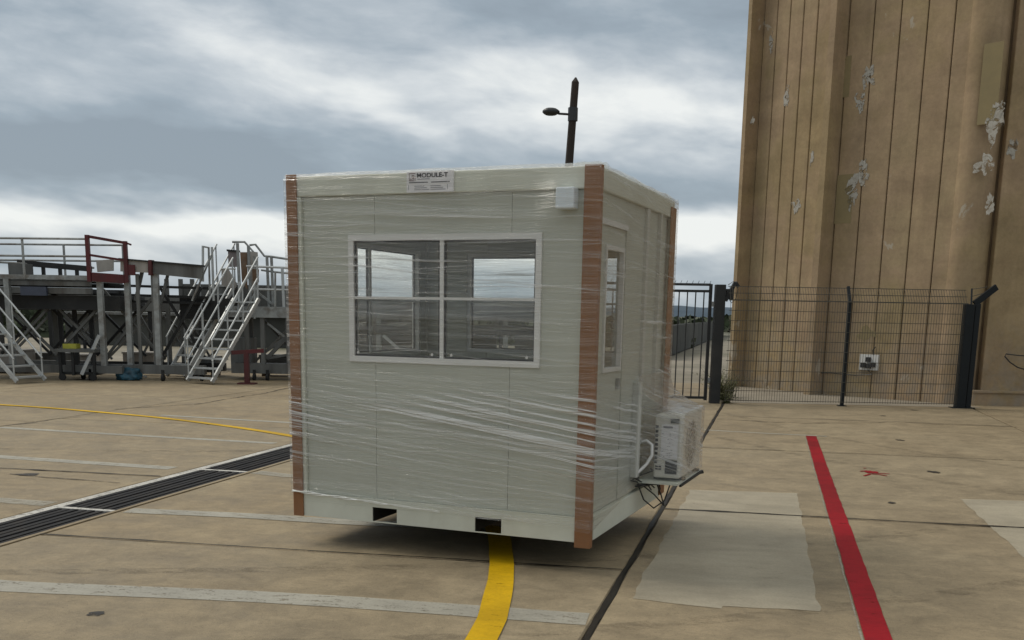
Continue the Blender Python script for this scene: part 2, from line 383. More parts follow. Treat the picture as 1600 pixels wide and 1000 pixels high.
for i in range(-3, 6):
    tt = t_a + i*per + .035
    if gr0 is None: gr0 = grate_mb(gl).build('grate', M_grate, dr); o = gr0
    else: o = gr0.copy(); C.objects.link(o)
    o.location = ST(0, tt) ; 
    m = MB(); q = tt+gl
    v = [ST(-5.86, q+.004, -.02), ST(-5.335, q+.004-.0, -.02), ST(-5.335, q+.066, -.02), ST(-5.86, q+.066, -.02)]
    v2 = [p+Vector((0, 0, .021)) for p in v]; m.add(v+v2, [(4,5,6,7),(0,1,5,4),(1,2,6,5),(2,3,7,6),(3,0,4,7)])
    m.build('drain_divider', M_edgewhite, dr)

# painted markings: thin sheets on the slabs
def ribbon(name, pts, wd, mt, z=.004, rag=.006, parent=None, label=None):
    pts = [Vector((p[0], p[1], 0)) for p in pts]
    fine = []                                              # resample with a Catmull-Rom curve
    P = [pts[0]*2-pts[1]] + pts + [pts[-1]*2-pts[-2]]
    for i in range(1, len(P)-2):
        n = max(2, int((P[i+1]-P[i]).length/.12))
        for k in range(n):
            f = k/n; a, b, c, d = P[i-1:i+3]
            fine.append(.5*((2*b)+(c-a)*f+(2*a-5*b+4*c-d)*f*f+(3*b-a-3*c+d)*f**3))
    fine.append(P[-2]); vs = []; fs = []
    for i, p in enumerate(fine):
        d = (fine[min(i+1, len(fine)-1)]-fine[max(i-1, 0)]).normalized(); nn = Vector((-d.y, d.x, 0))
        w_ = wd(i/(len(fine)-1)) if callable(wd) else wd
        for sg in (-1, 1):
            j = noise.noise(Vector((p.x*5+sg*9, p.y*5, 1)))*rag
            q = p + nn*sg*(w_/2+j); vs.append((q.x, q.y, z))
        if i: fs.append((2*i-2, 2*i-1, 2*i+1, 2*i))
    m = MB(); m.add(vs, fs); return m.build(name, mt, parent or apron, label=label)
def G(x, y): q = gnd(x, y); return (q.x, q.y)
ribbon('white_line', [G(-60, 907), G(0, 916), (-1.4, 5.93), G(918, 968)], .235, M_oldwhite, label='broad worn white stripe in the foreground')
ribbon('white_line', [G(200, 798), G(380, 806), G(560, 817), (-.2, 8.1)], .20, M_oldwhite)
ribbon('white_line', [G(-80, 777), G(0, 782), G(78, 788)], .2, M_oldwhite2)
ribbon('white_line', [G(-80, 708), G(0, 714), G(270, 732)], .20, M_oldwhite)
ribbon('white_line', [G(0, 668), G(200, 680), G(430, 693)], .15, M_oldwhite)
ribbon('white_line', [G(250, 649), G(460, 661), (-2, 15.2)], .15, M_oldwhite)
ribbon('white_line', [G(400, 738), G(470, 744), (-1.4, 10.9)], .2, M_oldwhite2)
ribbon('white_line', [G(1100, 672), G(1190, 677), G(1292, 682)], .09, M_oldwhite)
ribbon('yellow_line', [(-14, 19.2), (-8.95, 17.75), (-6.65, 16.68), (-4.9, 15.58), (-2.95, 13.86), (-1.5, 11.9), (-.6, 9.9), (-.17, 8.3), (-.07, 7.0), (-.085, 5.93), (-.15, 5.2), (-.35, 4.2), (-.8, 3.0)],
       lambda f: .125+.045*min(1, max(0, (f-.45)*4)), M_yel, .0082, label='curved yellow line running under the cabin')
ribbon('red_line', [ST(.645, 15.62), ST(.645, 12), ST(.655, 8), ST(.66, 3)], .147, M_redp, .0084, label='long straight red line')
ribbon('red_line_edge', [ST(.555, 15.6), ST(.56, 12), ST(.57, 8), ST(.575, 3)], .008, M_oldwhite2, .0044, .008)
def patch(pts, mt, name, z=.0042, rag=.03, label=None):
    L = []
    for i in range(len(pts)):
        p, q = Vector(pts[i]), Vector(pts[(i+1) % len(pts)]); n = max(3, int((q-p).length/.08))
        for k in range(n):
            v = p.lerp(q, k/n); d = (q-p).normalized(); L.append(v+Vector((-d.y, d.x))*noise.noise(Vector((v.x*4, v.y*4, 7)))*rag)
    m = MB(); m.add([(p.x, p.y, z) for p in L], [tuple(range(len(L)))]); return m.build(name, mt, apron, label=label)
patch([G(1078, 766), G(1245, 771), G(1281, 955), G(1130, 948), G(1128, 952), G(988, 936)], M_patch, 'repair_patch', label='large pale patch between the joint and the red line')
patch([G(1500, 780), (5.6, 9.7), (4.8, 6.8), G(1600, 872)], M_patch, 'repair_patch')
for cx, cy, rx, ry in ((1460, 738, .085, .06), (1406, 688, .07, .05), (1393, 786, .035, .03), (1380, 650, .07, .04), (150, 960, .05, .03), (45, 742, .12, .05), (1428, 641, .06, .05)):
    c = gnd(cx, cy); m = MB(); L = []
    for k in range(18):
        an = k*math.tau/18; r = .9+.8*noise.noise(Vector((math.cos(an)*1.3, math.sin(an)*1.3, cx)))
        L.append((c.x+math.cos(an)*rx*r, c.y+math.sin(an)*ry*r*1.6, .0046))
    m.add(L, [tuple(range(18))]); m.build('oil_stain', M_stain, apron)
# tarred joints and cracks
M_tar = m_paint('tarred_joint', (.022, .018, .013), .36, 1.0, 16, spec=.2)
M_crack = m_paint('crack', (.055, .042, .028), .45, .75, 10, spec=.2)
def crack(name, pts, wd, mt, jit, z=.0066, seed=0):
    P = [Vector((*G(*p), 0)) if abs(p[0]) > 30 or abs(p[1]) > 30 else Vector((*p, 0)) for p in pts]; fine = []
    for a, b in zip(P, P[1:]):
        n = max(2, int((b-a).length/.07))
        for k in range(n): fine.append(a.lerp(b, k/n))
    fine.append(P[-1]); vs = []; fs = []
    for i, p in enumerate(fine):
        d = (fine[min(i+1, len(fine)-1)]-fine[max(i-1, 0)]).normalized(); nn = Vector((-d.y, d.x, 0))
        c = p+nn*(noise.noise(Vector((p.x*1.3, p.y*1.3, seed)))*jit+noise.noise(Vector((p.x*6, p.y*6, seed)))*jit*.35)
        w_ = wd*(.55+.9*abs(noise.noise(Vector((p.x*3.1, p.y*3.1, seed+4))))+1.4*max(0, noise.noise(Vector((p.x*1.9, p.y*1.9, seed+8)))-.25))/2
        vs += [(*(c-nn*w_).xy, z), (*(c+nn*w_).xy, z)]
        if i: fs.append((2*i-2, 2*i-1, 2*i+1, 2*i))
    m = MB(); m.add(vs, fs); m.build(name, mt, apron)
T_ = lambda s_, t_, tl: tuple(ST(s_, t_+tl*(s_+.87)).xy)
crack('joint_sealant', [T_(-5.28, 6.75, .06), T_(-.89, 6.75, .06)], .030, M_tar, .012, seed=1)
crack('joint_sealant', [T_(-.85, 9.10, .04), T_(3.95, 9.10, .04), T_(8.8, 8.8, .04)], .055, M_tar, .015, seed=2)
crack('joint_sealant', [T_(-.85, 13.7, .04), T_(8.8, 13.7, .04)], .035, M_crack, .02, seed=3)
crack('joint_sealant', [T_(-.85, 18.3, .04), T_(3.95, 18.3, .04)], .04, M_crack, .02, seed=4)
crack('joint_sealant', [tuple(ST(-.87, -2).xy), tuple(ST(-.87, 27).xy)], .040, M_tar, .010, seed=5)
crack('joint_sealant', [T_(-10.5, 9.45, .05), T_(-6.0, 9.45, .05)], .045, M_tar, .02, seed=6)
crack('crack', [G(15, 741), G(95, 748), G(188, 755)], .035, M_crack, .05, seed=7)
crack('crack', [G(180, 640), G(300, 632), G(395, 618), G(455, 606)], .06, M_crack, .10, seed=8)
crack('crack', [G(0, 666), G(90, 655), G(130, 652)], .05, M_crack, .10, seed=9)
crack('crack', [G(1120, 655), G(1260, 662), G(1400, 660), G(1590, 668)], .05, M_crack, .12, seed=11)
crack('crack', [G(480, 862), G(640, 870), G(760, 878), G(900, 888)], .02, M_crack, .02, seed=12)
M_tyre = m_paint('tyre_mark', (.10, .082, .06), .52, .22, 3, spec=.2)
for k, (pts, w_) in enumerate([([(-6, 4.6), (-3, 4.9), (0, 5.3), (3, 6.4), (6, 8.4), (9, 11)], .14), ([(-6, 6.2), (-3, 6.45), (0, 6.9), (3, 8.0), (6, 10.2)], .14), ([(-9, 12.5), (-5, 12.2), (-2, 12.6)], .16), ([(2.2, 18), (3.2, 14), (5.2, 10), (8, 7)], .15), ([(3.8, 18.5), (4.7, 14.8), (6.6, 11)], .15)]):
    ribbon('tyre_mark', pts, w_, M_tyre, .0034+.0002*k, .01)
# red splash of spray paint on the slab
sp = MB()
def quadline(pp, w0):
    for (a, b) in zip(pp, pp[1:]):
        a, b = Vector((*G(*a), .0048)), Vector((*G(*b), .0048)); d = (b-a).normalized(); nn = Vector((-d.y, d.x, 0))*w0
        sp.add([a-nn, b-nn*.8, b+nn*.8, a+nn], [(0, 1, 2, 3)])
c = gnd(1361, 738); L = []
for k in range(20):
    an = k*math.tau/20; r = .8+.5*noise.noise(Vector((math.cos(an)*2, math.sin(an)*2, 3)))
    L.append((c.x+math.cos(an)*.095*r, c.y+math.sin(an)*.12*r, .0048))
sp.add(L, [tuple(range(20))])
for q in ([(1362, 741), (1374, 742), (1386, 744)], [(1360, 741), (1350, 744)], [(1356, 736), (1344, 737)], [(1371, 740), (1390, 741)], [(1349, 732), (1353, 732)]): quadline(q, .018)
for i, f in enumerate(sp.f): sp.v  # one flat splash
zi = 0
for i in range(len(sp.v)): sp.v[i].z += .00002*(i//4)
sp.build('red_paint_splash', M_redp, apron, label='small red splash right of the red line')

# ------------------------------------------------------------------ far background
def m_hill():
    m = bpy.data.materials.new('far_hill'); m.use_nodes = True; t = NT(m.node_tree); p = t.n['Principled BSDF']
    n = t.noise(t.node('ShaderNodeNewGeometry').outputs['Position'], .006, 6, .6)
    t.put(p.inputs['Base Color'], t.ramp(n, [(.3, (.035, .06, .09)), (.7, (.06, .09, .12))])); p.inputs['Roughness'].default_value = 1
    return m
m = MB(); vs = []; fs = []; N = 160
for i in range(N):
    f = i/(N-1); x = -2600+f*6400; y = 5200+600*math.sin(f*2.2)
    h = 40+70*max(0, noise.noise(Vector((f*5, 1.3, 0)))+.25)+12*noise.noise(Vector((f*30, 4, 0))); h *= .12+.88*min(1, max(0, (f-.38)*5)); h = max(h, 4)
    vs += [(x, y, -5), (x, y+250, h*.6), (x, y+700, h*1.12), (x, y+1900, -5)]
    if i:
        for k in range(3): fs.append((4*i-4+k, 4*i+k, 4*i+k+1, 4*i-3+k))
m.add(vs, fs); m.build('hills', m_hill(), smooth=True, kind='structure')

M_leaf = mat('scrub_leaves', (.035, .048, .022), .8, 0, .4, .8, (.07, .065, .035), .6)
def scrub(name, x0, x1, y, h, n, seed, depth=6, sz=.5):
    rnd = random.Random(seed); m = MB()
    for i in range(n):
        x = rnd.uniform(x0, x1); k = .55+.6*(noise.noise(Vector((x*.13, seed, 0)))+.35)
        z = abs(rnd.gauss(0, .45))*h*k; z = min(z, h*k*1.1); yy = y+rnd.uniform(-depth/2, depth/2); s = sz*rnd.uniform(.5, 1.3)
        a = Vector((rnd.gauss(0, 1), rnd.gauss(0, 1), rnd.gauss(0, 1))).normalized(); b = a.orthogonal().normalized(); c2 = a.cross(b)
        p = Vector((x, yy, z)); m.add([p-b*s-c2*s*.4, p+b*s*.3-c2*s, p+b*s+c2*s*.5, p-b*s*.4+c2*s*.9], [(0, 1, 2, 3)])
    o = m.build(name, M_leaf, kind='stuff'); return o
tag(scrub('scrub_band', -75, 10, 62, 1.55, 9000, 3, 8, .35), 'low dark scrub along the far edge of the yard', 'scrub')
tag(scrub('distant_scrub', -160, 60, 130, 2.0, 7000, 5, 14, .7), 'distant line of dark bushes on the horizon', 'scrub')

# dark boundary wall beyond the gate
M_wall = mat('dark_boundary_wall', (.060, .062, .056), .9, 0, .3, .8, (.10, .10, .085), .6, bump=.3, bscale=8)
p0, p1 = gnd(1030, 560), gnd(1128, 523); bw = MB(); n = 14
for i in range(n):
    a, b_ = p0.lerp(p1, i/n), p0.lerp(p1, (i+.985)/n); d = (p1-p0).normalized(); nn = Vector((-d.y, d.x, 0))*.15
    h = 1.30+.06*random.random(); bw.add([a-nn, b_-nn, b_+nn, a+nn]+[q+Vector((0, 0, h)) for q in (a-nn, b_-nn, b_+nn, a+nn)], [(3,2,1,0),(4,5,6,7),(0,1,5,4),(1,2,6,5),(2,3,7,6),(3,0,4,7)])
tag(bw.build('boundary_wall', M_wall), 'low dark wall receding behind the black gate', 'wall')
# scattered containers and a shed far behind the docks
shed = thing('equipment_shed', 'low grey equipment shed far behind the platforms', 'shed', (-14, 50, 0))
m = empty_mb(shed); m.box((-21, 48.5, -.05), (-3.6, 52, 1.35)); m.build('wall', M_wall, shed)
m = empty_mb(shed); m.box((-21.2, 48.2, 1.353), (-3.4, 52.2, 1.47)); m.build('roof', M_greybeam, shed)

# ------------------------------------------------------------------ concrete tower
def m_tower():
    m = bpy.data.materials.new('tower_concrete'); m.use_nodes = True; t = NT(m.node_tree); p = t.n['Principled BSDF']
    pos = t.node('ShaderNodeNewGeometry').outputs['Position']; rnd = t.node('ShaderNodeObjectInfo').outputs['Random']
    big = t.noise(pos, .28, 5, .6, .3); mid = t.noise(pos, 1.7, 6, .6, .5); fine = t.noise(pos, 14, 5, .65)
    lines = t.noise(t.vm('MULTIPLY', pos, (.3, .3, 3.2)), 1.0, 7, .55, .4); run = t.noise(t.vm('MULTIPLY', pos, (5, 5, .25)), 1.0, 5, .6, .3)
    c = t.ramp(big, [(.3, (.315, .225, .125)), (.46, (.345, .265, .145)), (.56, (.375, .275, .175)), (.7, (.39, .305, .18))])
    c = t.mix(t.mr(rnd, 0, 1, 0, .35), c, (.345, .245, .155))
    f = t.m('MULTIPLY', t.mr(mid, .25, .75, .78, 1.16), t.mr(fine, .25, .75, .90, 1.1)); f = t.m('MULTIPLY', f, t.mr(lines, .3, .7, .93, 1.05)); f = t.m('MULTIPLY', f, t.mr(run, .3, .7, .92, 1.05))
    c = t.mix(1.0, c, t.comb(f, f, f), 'MULTIPLY')
    z = t.sep(pos)[2]; low = t.mr(z, 0, 2.2, 1, 0); ln = t.noise(pos, 3.0, 6, .7, .8)
    c = t.mix(t.m('MULTIPLY', t.m('MULTIPLY', low, .55), t.mr(ln, .42, .6)), c, (.27, .245, .21))
    pl = t.noise(t.vm('MULTIPLY', t.vm('ADD', pos, (2.2, 1, 8)), (1, 1, .7)), 1.15, 8, .62, .4); c = t.mix(t.mr(pl, .665, .685, 0, .55), c, (.50, .47, .40))
    t.put(p.inputs['Base Color'], c); p.inputs['Roughness'].default_value = .9; p.inputs['Specular IOR Level'].default_value = .25
    t.put(p.inputs['Normal'], t.bump(t.m('ADD', fine, t.m('MULTIPLY', lines, .8)), .35, .012)); return m
M_tower = m_tower(); M_towerjoint = mat('tower_joint', (.13, .09, .05), .9, 0, .3, 3)
def m_flake():
    m = bpy.data.materials.new('bare_plaster'); m.use_nodes = True; t = NT(m.node_tree); p = t.n['Principled BSDF']
    pos = t.node('ShaderNodeNewGeometry').outputs['Position']; n = t.noise(pos, 5.5, 7, .68, .7); n2 = t.noise(pos, 16, 5, .6)
    t.put(p.inputs['Base Color'], t.ramp(n2, [(.3, (.34, .31, .26)), (.6, (.47, .45, .40))])); p.inputs['Roughness'].default_value = .9
    t.put(p.inputs['Alpha'], t.mr(n, .45, .50, 0, .92)); t.put(p.inputs['Normal'], t.bump(n2, .4, .01)); return m
M_plaster = m_flake()
M_greyrep = mat('grey_render_repair', (.25, .20, .105), .9, 0, .1, 3)
TH = 13.0
PA0, PA1 = Vector((5.73, 25.85)), Vector((7.00, 23.62)); PB0, PB1 = Vector((7.05, 23.58)), Vector((9.16, 21.38))
tower = thing('concrete_tower', 'tall beige ribbed concrete tower with peeling plaster behind the fence', 'tower', (9, 24, 0))
core = [(5.93, 26.10), (PA1.x+.22, PA1.y+.2), (PB0.x+.2, PB0.y+.17), (9.40, 21.60), (9.95, 21.72), (38, 20.75), (38, 34), (8.9, 34)]
m = empty_mb(tower); m.prism(core, -.05, TH); m.build('wall', M_towerjoint, tower)
def wall_panels(p, q, fr, depth=.20, gap=.012, mt=None, proud=0.0):
    d = (q-p); L = d.length; d = d.normalized(); n = Vector((d.y, -d.x))
    if n.dot(Vector((-p.x, -p.y))) < 0: n = -n
    for a, b in zip(fr, fr[1:]):
        g0 = p+d*(a*L+gap); g1 = p+d*(b*L-gap); c_ = .012
        o = n*proud
        poly = [g0-n*depth+o, g1-n*depth+o, g1-n*c_+o, g1-d*c_+o, g0+d*c_+o, g0-n*c_+o]
        m = empty_mb(tower); m.prism(poly, .0, TH+.1); m.build('panel', mt or M_tower, tower)
    return d, n
dA, nA = wall_panels(PA0, PA1, [0, .17, .335, .50, .67, 1.0])
dB, nB = wall_panels(PB0, PB1, [0, .19, .385, .575, .76, .90])
# ribs between the faces
def rib(p, d, n, wd, prot, name='rib'):
    poly = [p-d*wd-n*.25, p-n*.25, p+n*prot, p-d*wd+n*prot]
    m = empty_mb(tower); m.prism([(q.x, q.y) for q in poly], 0, TH+.2); return m.build(name, M_tower, tower)
rib(PA0-dA*.006, dA, nA, .12, .38)
rib(PB0-dB*.02+Vector((.0, .0)), (dA+dB).normalized(), (nA+nB).normalized(), .16, .42)
# rounded pier at the right of the second face
c0 = PB1-dB*.26-nB*.30; poly = []
for k in range(33):
    an = -math.pi*.5+math.pi*k/32*.92; poly.append(c0+dB*(.05+math.sin(an)*.34)+nB*(math.cos(an)*.34+.02))
poly += [c0+dB*.42-nB*.3, c0-dB*.25-nB*.3]
m = empty_mb(tower); m.prism([(q.x, q.y) for q in poly], 0, TH+.15); o = m.build('pier', M_tower, tower); 
PC0, PC1 = Vector((9.72, 21.50)), Vector((38, 20.6))
dC, nC = wall_panels(PC0, PC1, [0, .035, .075, .12, .17, .22, .28, .36, .45, .56, .70, .85, 1.0])
m = empty_mb(tower); q = [PC0+nC*.30-dC*.25, PC1+nC*.3, PC1-nC*.02, PC0-nC*.02-dC*.2]; m.prism([(a.x, a.y) for a in q], -.03, .26); m.build('base_ledge', M_tower, tower)
q = [PC0+nC*.34-dC*.27, PC1+nC*.34, PC1-nC*.0, PC0-nC*.0-dC*.2]; m = empty_mb(tower); m.prism([(a.x, a.y) for a in q], .262, .30); m.build('ledge_cap', M_tower, tower)
m = empty_mb(tower); q = [PA0+nA*.05, PA1+nA*.05, PB1+nB*.06, PB1-nB*.01, PA1-nA*.01+dB*.0, PA0-nA*.01]
# plaster scars and square repairs on the tower, each where it stands on its face
def scar(px, py, hw, hh, P_, n_, mt=None, off=.004, ragg=.45, seed=0, square=False, nm='plaster_scar'):
    n3 = Vector((n_.x, n_.y, 0)); c = on_plane(px, py, Vector((P_.x, P_.y, 0))+n3*off, n3); u = Vector((n3.y, -n3.x, 0)); 
    if u.x < 0: u = -u
    m = empty_mb(tower); L = []; N = 4 if square else 34
    for k in range(N):
        if square: a, b = ((-1, -1), (1, -1), (1, 1), (-1, 1))[k]
        else:
            an = k*math.tau/N; r = .66+.55*noise.noise(Vector((math.cos(an)*1.1, math.sin(an)*1.1, seed*1.7)))+.30*noise.noise(Vector((math.cos(an)*2.3, math.sin(an)*2.3, seed*2.1)))+.24*noise.noise(Vector((math.cos(an)*4, math.sin(an)*4, seed+5)))
            a, b = math.cos(an)*r, math.sin(an)*r
        L.append(c+u*hw*a+Vector((0, 0, hh*b)))
    L2 = [v-n3*.006 for v in L]
    m.add(L+L2, [tuple(range(N)), tuple(range(2*N-1, N-1, -1))]+[(i, (i+1) % N, N+(i+1) % N, N+i) for i in range(N)])
    m.build(nm, mt or M_plaster, tower)
k_ = 460/1022
for i, (zx, zy, hw, hh) in enumerate([(425, 668, .13, .30), (467, 605, .10, .22), (452, 350, .10, .20), (480, 272, .14, .22), (915, 420, 0, 0)]):
    if hw: scar(1140+zx*k_, zy*k_, hw*1.7, hh*1.5, PB0, nB, seed=i*3.3, off=.010)
scar(1319, 311, .20, .52, PB0, nB, M_greyrep, .004, square=True, nm='render_repair')
scar(1322, 120, .10, .42, PB0, nB, M_greyrep, .004, square=True, nm='render_repair')
for i, (zx, zy, hw, hh) in enumerate([(197, 335, .09, .26), (285, 545, .05, .15), (145, 150, .08, .25), (230, 710, .13, .16)]): scar(1140+zx*k_, zy*k_, hw*1.4, hh*1.4, PA0, nA, seed=20+i*2.1, off=.008)
nP = (nB*.9+dB*.45).normalized(); PP = c0+nB*.375
scar(1140+905*k_, 290*k_, .19, .75, c0+dB*.05+nB*.385, nB, M_greyrep, .0, square=True, nm='render_repair')
for i, (zx, zy, hw, hh) in enumerate([(920, 420, .16, .42), (890, 570, .20, .20), (903, 705, .08, .20), (935, 390, .1, .15)]): scar(1140+zx*k_, zy*k_, hw*1.5, hh*1.4, c0+dB*.05+nB*.388, nB, seed=40+i*1.7, off=.006)
scar(1140+80*k_, 420*k_, .10, .16, PA0+nA*.27, nA, M_plaster, .006, seed=77)
scar(1140+982*k_, 515*k_, .12, .26, PC0, nC, M_plaster, .006, seed=81)
scar(1355, 520, .30, .16, PB0, nB, M_greyrep, .005, seed=5, nm='render_repair')
# meter box with cables on the tower foot
n3 = Vector((nB.x, nB.y, 0)); u3 = Vector((dB.x, dB.y, 0)); PB3 = Vector((PB0.x, PB0.y, 0))
def tb(px, py, off=0.0): return on_plane(px, py, PB3+n3*off, n3)
mb = thing('meter_box', 'small open white electrical box on the tower wall behind the fence', 'electrical box', tuple(tb(1359, 566)))
cc = tb(1359, 566); ub = u3; 
def obox(root, name, c, u, v, n, a, b, d, mt):
    m = empty_mb(root); vs = [c+u*i*a+v*j*b+n*k*d for k in (0, 1) for i, j in ((-1,-1),(1,-1),(1,1),(-1,1))]
    m.add(vs, [(3,2,1,0),(4,5,6,7),(0,1,5,4),(1,2,6,5),(2,3,7,6),(3,0,4,7)]); return m.build(name, mt, root)
Z = Vector((0, 0, 1))
obox(mb, 'back_plate', cc, ub, Z, n3, .22, .17, .05, M_white)
for i, (a, b_) in enumerate(((0, .06), (-.11, -.07), (.02, -.08), (.12, -.05))): obox(mb, 'switch', cc+ub*a+Z*b_+n3*.052, ub, Z, n3, .05, .05, .06, M_dark)
m = empty_mb(mb); m.tube([cc+n3*.05-Z*.17, cc+n3*.08-Z*.26+ub*.12, cc+n3*.05-Z*.3-ub*.3, cc+n3*.05-Z*.28-ub*.9, cc+n3*.04-Z*.3-ub*1.3], .012, 6); m.build('cable', M_cable, mb)
m = empty_mb(mb); m.tube([cc+n3*.04+Z*.16+ub*.1, cc+n3*.06+Z*.26+ub*.08, cc+n3*.05+Z*.34+ub*.13], .014, 6); m.build('cable', M_cable, mb)
m = MB(); 
L = [at(1602, 556, 21.3), at(1588, 555, 21.3), at(1572, 553, 21.35), at(1570, 557, 21.3), at(1578, 566, 21.25), at(1590, 574, 21.25), at(1604, 578, 21.3), at(1625, 575, 21.4)]
m.tube(L, .013, 6); tag(m.build('cable_loop', M_cable), 'loose black cable loop hanging on the right tower wall', 'cable')
# strip of bare plinth ground between fence and tower
m = MB(); m.add([(4.2, 20.85, .004), (9.4, 20.62, .004), (9.3, 21.9, .004), (7.2, 23.9, .004), (6.0, 26.2, .004), (4.9, 26.2, .004)], [(0, 1, 2, 3, 4, 5)])
m.build('pavement', m_paint('plinth_concrete', (.30, .265, .21), .1), kind='structure')

# ------------------------------------------------------------------ fence and gate
FY = 20.5
def fx(px): return at(px, 634, FY).x
fence = thing('mesh_fence', 'dark green welded mesh fence with a bent top in front of the tower', 'fence', (6.5, FY, 0))
xs = [4.18, 6.545, 8.86]
for i, x in enumerate(xs[:2]):
    for (a, bb) in ((x, xs[i+1]),):
        m = empty_mb(fence); n = int((bb-a)/.052)
        for k in range(n+1):
            q = a+.03+(bb-a-.06)*k/n; m.bar((q, FY-.035, .06), (q, FY-.035, 2.03), .006, .006); m.bar((q, FY-.035, 2.03), (q, FY+.14, 2.30), .006, .006)
        z = .08
        while z < 2.05: m.bar((a, FY-.041, z), (bb, FY-.041, z), .011, .011); z += .195
        for k in range(3): m.bar((a, FY-.035+.0875*k, 2.04+.13*k), (bb, FY-.035+.0875*k, 2.04+.13*k), .013, .013)
        m.build('mesh_panel', M_fencewire, fence, kind='stuff')
for x in (5.80, 6.545):
    if x == 5.80: continue
    m = empty_mb(fence); m.box((x-.032, FY-.03, 0), (x+.032, FY+.03, 2.04)); m.bar((x, FY, 2.03), (x, FY+.16, 2.33), .055, .05); m.build('post', M_fence, fence)
    m = empty_mb(fence); m.box((x-.08, FY-.07, .0), (x+.08, FY+.07, .012)); m.build('base_plate', M_fence, fence)
# end posts on the right
def post(root, x0, x1, y0, y1, z, nm='post'): m = empty_mb(root); m.box((x0, y0, 0), (x1, y1, z), .008); return m.build(nm, M_fence, root)
post(fence, 8.80, 8.97, FY-.10, FY+.08, 2.03); post(fence, 8.995, 9.10, FY-.06, FY+.06, 2.04)
m = empty_mb(fence); m.bar((8.99, FY, 2.04), (9.41, FY+.05, 2.37), .055, .12); m.build('bracket', M_fence, fence)
m = empty_mb(fence); m.bar((8.93, FY, 2.02), (8.98, FY+.16, 2.33), .03, .03); m.build('bracket', M_fence, fence)
m = empty_mb(fence); m.box((8.72, FY-.12, 0), (9.16, FY+.12, .015)); m.build('base_plate', M_fence, fence)
for k in range(3): 
    q = k/2; m = empty_mb(fence); m.tube([(8.93+.04*q, FY-.0+.16*q, 2.04+.28*q), (9.1+.15*q, FY+.1, 2.12+.25*q), (9.2+.2*q, FY+.3, 2.13+.24*q)], .007, 5); m.build('barbed_wire', M_fencewire, fence)
gate = thing('swing_gate', 'black vertical bar gate half hidden behind the wrapped cabin', 'gate', (3.2, 20.75, 0))
GY = 20.75; gx0, gx1 = 1.6, 3.86; Gm = M_blacksteel
for z, wd in ((.10, .05), (2.20, .05), (2.32, .035)):
    m = empty_mb(gate); m.bar((gx0, GY, z), (gx1, GY, z), .045, wd); m.build('rail', Gm, gate)
m = empty_mb(gate); m.bar((gx0, GY+.03, 1.29), (gx1, GY+.03, 1.29), .02, .05); 
x = gx0
while x < gx1+.01:
    m = empty_mb(gate); big = abs(x-gx0) < .01 or x > gx1-.1; m.bar((x, GY, .10), (x, GY, 2.2), .05 if big else .022); m.build('bar', Gm, gate); x += .164
m = empty_mb(gate); m.box((gx1-.03, GY-.03, .05), (gx1+.03, GY+.03, 2.34)); m.build('stile', Gm, gate)
m = empty_mb(gate); m.bar((gx0, GY, 2.345), (gx1, GY, 2.345), .012); m.build('spike_strip', Gm, gate)
for i in range(20):
    m = empty_mb(gate); xx = gx0+.05+i*.115; m.bar((xx, GY, 2.352), (xx+.02, GY, 2.40), .008); m.build('spike', Gm, gate)
gp = thing('gate_post', 'thick black gate post with a bent bracket at its top', 'gate post', (4.03, GY-.05, 0))
m = empty_mb(gp); m.box((3.935, GY-.17, 0), (4.13, GY+.03, 2.33), .01); m.build('post', M_blacksteel, gp)
m = empty_mb(gp); m.bar((4.14, GY-.1, 2.02), (4.33, GY-.05, 2.38), .05, .07); m.bar((4.33, GY-.05, 2.38), (4.40, GY, 2.30), .05, .05); m.build('bracket', M_blacksteel, gp)
m = empty_mb(gp); m.box((4.15, GY-.12, 2.05), (4.30, GY-.02, 2.25), .01); m.build('lock_box', M_blacksteel, gp)
for z in (.4, 1.9): m = empty_mb(gp); m.box((3.885, GY-.06, z), (3.933, GY, z+.1)); m.build('hinge', M_steel, gp)
m = empty_mb(gp); m.tube([(4.2, GY, 2.1), (4.28, GY-.02, 1.98), (4.36, GY, 2.06), (4.4, GY, 2.25), (4.3, GY, 2.4), (4.2, GY, 2.33)], .008, 5); m.build('barbed_wire', M_fencewire, gp)
# weeds at the foot of the gate post
def weed(name, base, n, h, label, seed):
    rnd = random.Random(seed); m = MB(base)
    for i in range(n):
        a = rnd.uniform(0, math.tau); l = h*rnd.uniform(.4, 1); lean = rnd.uniform(.15, .7); b_ = Vector(base)+Vector((rnd.gauss(0, .05), rnd.gauss(0, .05), 0))
        d = Vector((math.cos(a)*lean, math.sin(a)*lean, 1)).normalized(); side = Vector((-math.sin(a), math.cos(a), 0))*.008
        mid = b_+d*l*.55; tip = b_+d*l+Vector((math.cos(a), math.sin(a), -.3))*l*.2
        m.add([b_-side, b_+side, mid+side*.8, mid-side*.8, tip], [(0, 1, 2, 3), (3, 2, 4)])
        for q in range(3):
            c_ = b_.lerp(tip, rnd.uniform(.3, .95)); dd = Vector((rnd.gauss(0, 1), rnd.gauss(0, 1), rnd.gauss(0, .6))).normalized()*.03; e = dd.orthogonal().normalized()*.012
            m.add([c_, c_+dd*.6+e, c_+dd*1.4, c_+dd*.6-e], [(0, 1, 2, 3)])
    o = m.build(name, M_weed); o.location = base; tag(o, label, 'weed'); return o
M_weed = mat('weed_leaves', (.075, .080, .030), .8, 0, .4, 20, (.14, .11, .06), .6)
weed('weed', (4.28, 20.75, 0), 90, .28, 'low tuft of weeds at the foot of the gate post', 2)
weed('weed', (4.33, 21.6, 0), 110, .85, 'tall thin weeds behind the fence beside the gate post', 3)
weed('weed', (4.62, 22.2, 0), 80, .6, 'dry weed clump by the tower corner', 4)

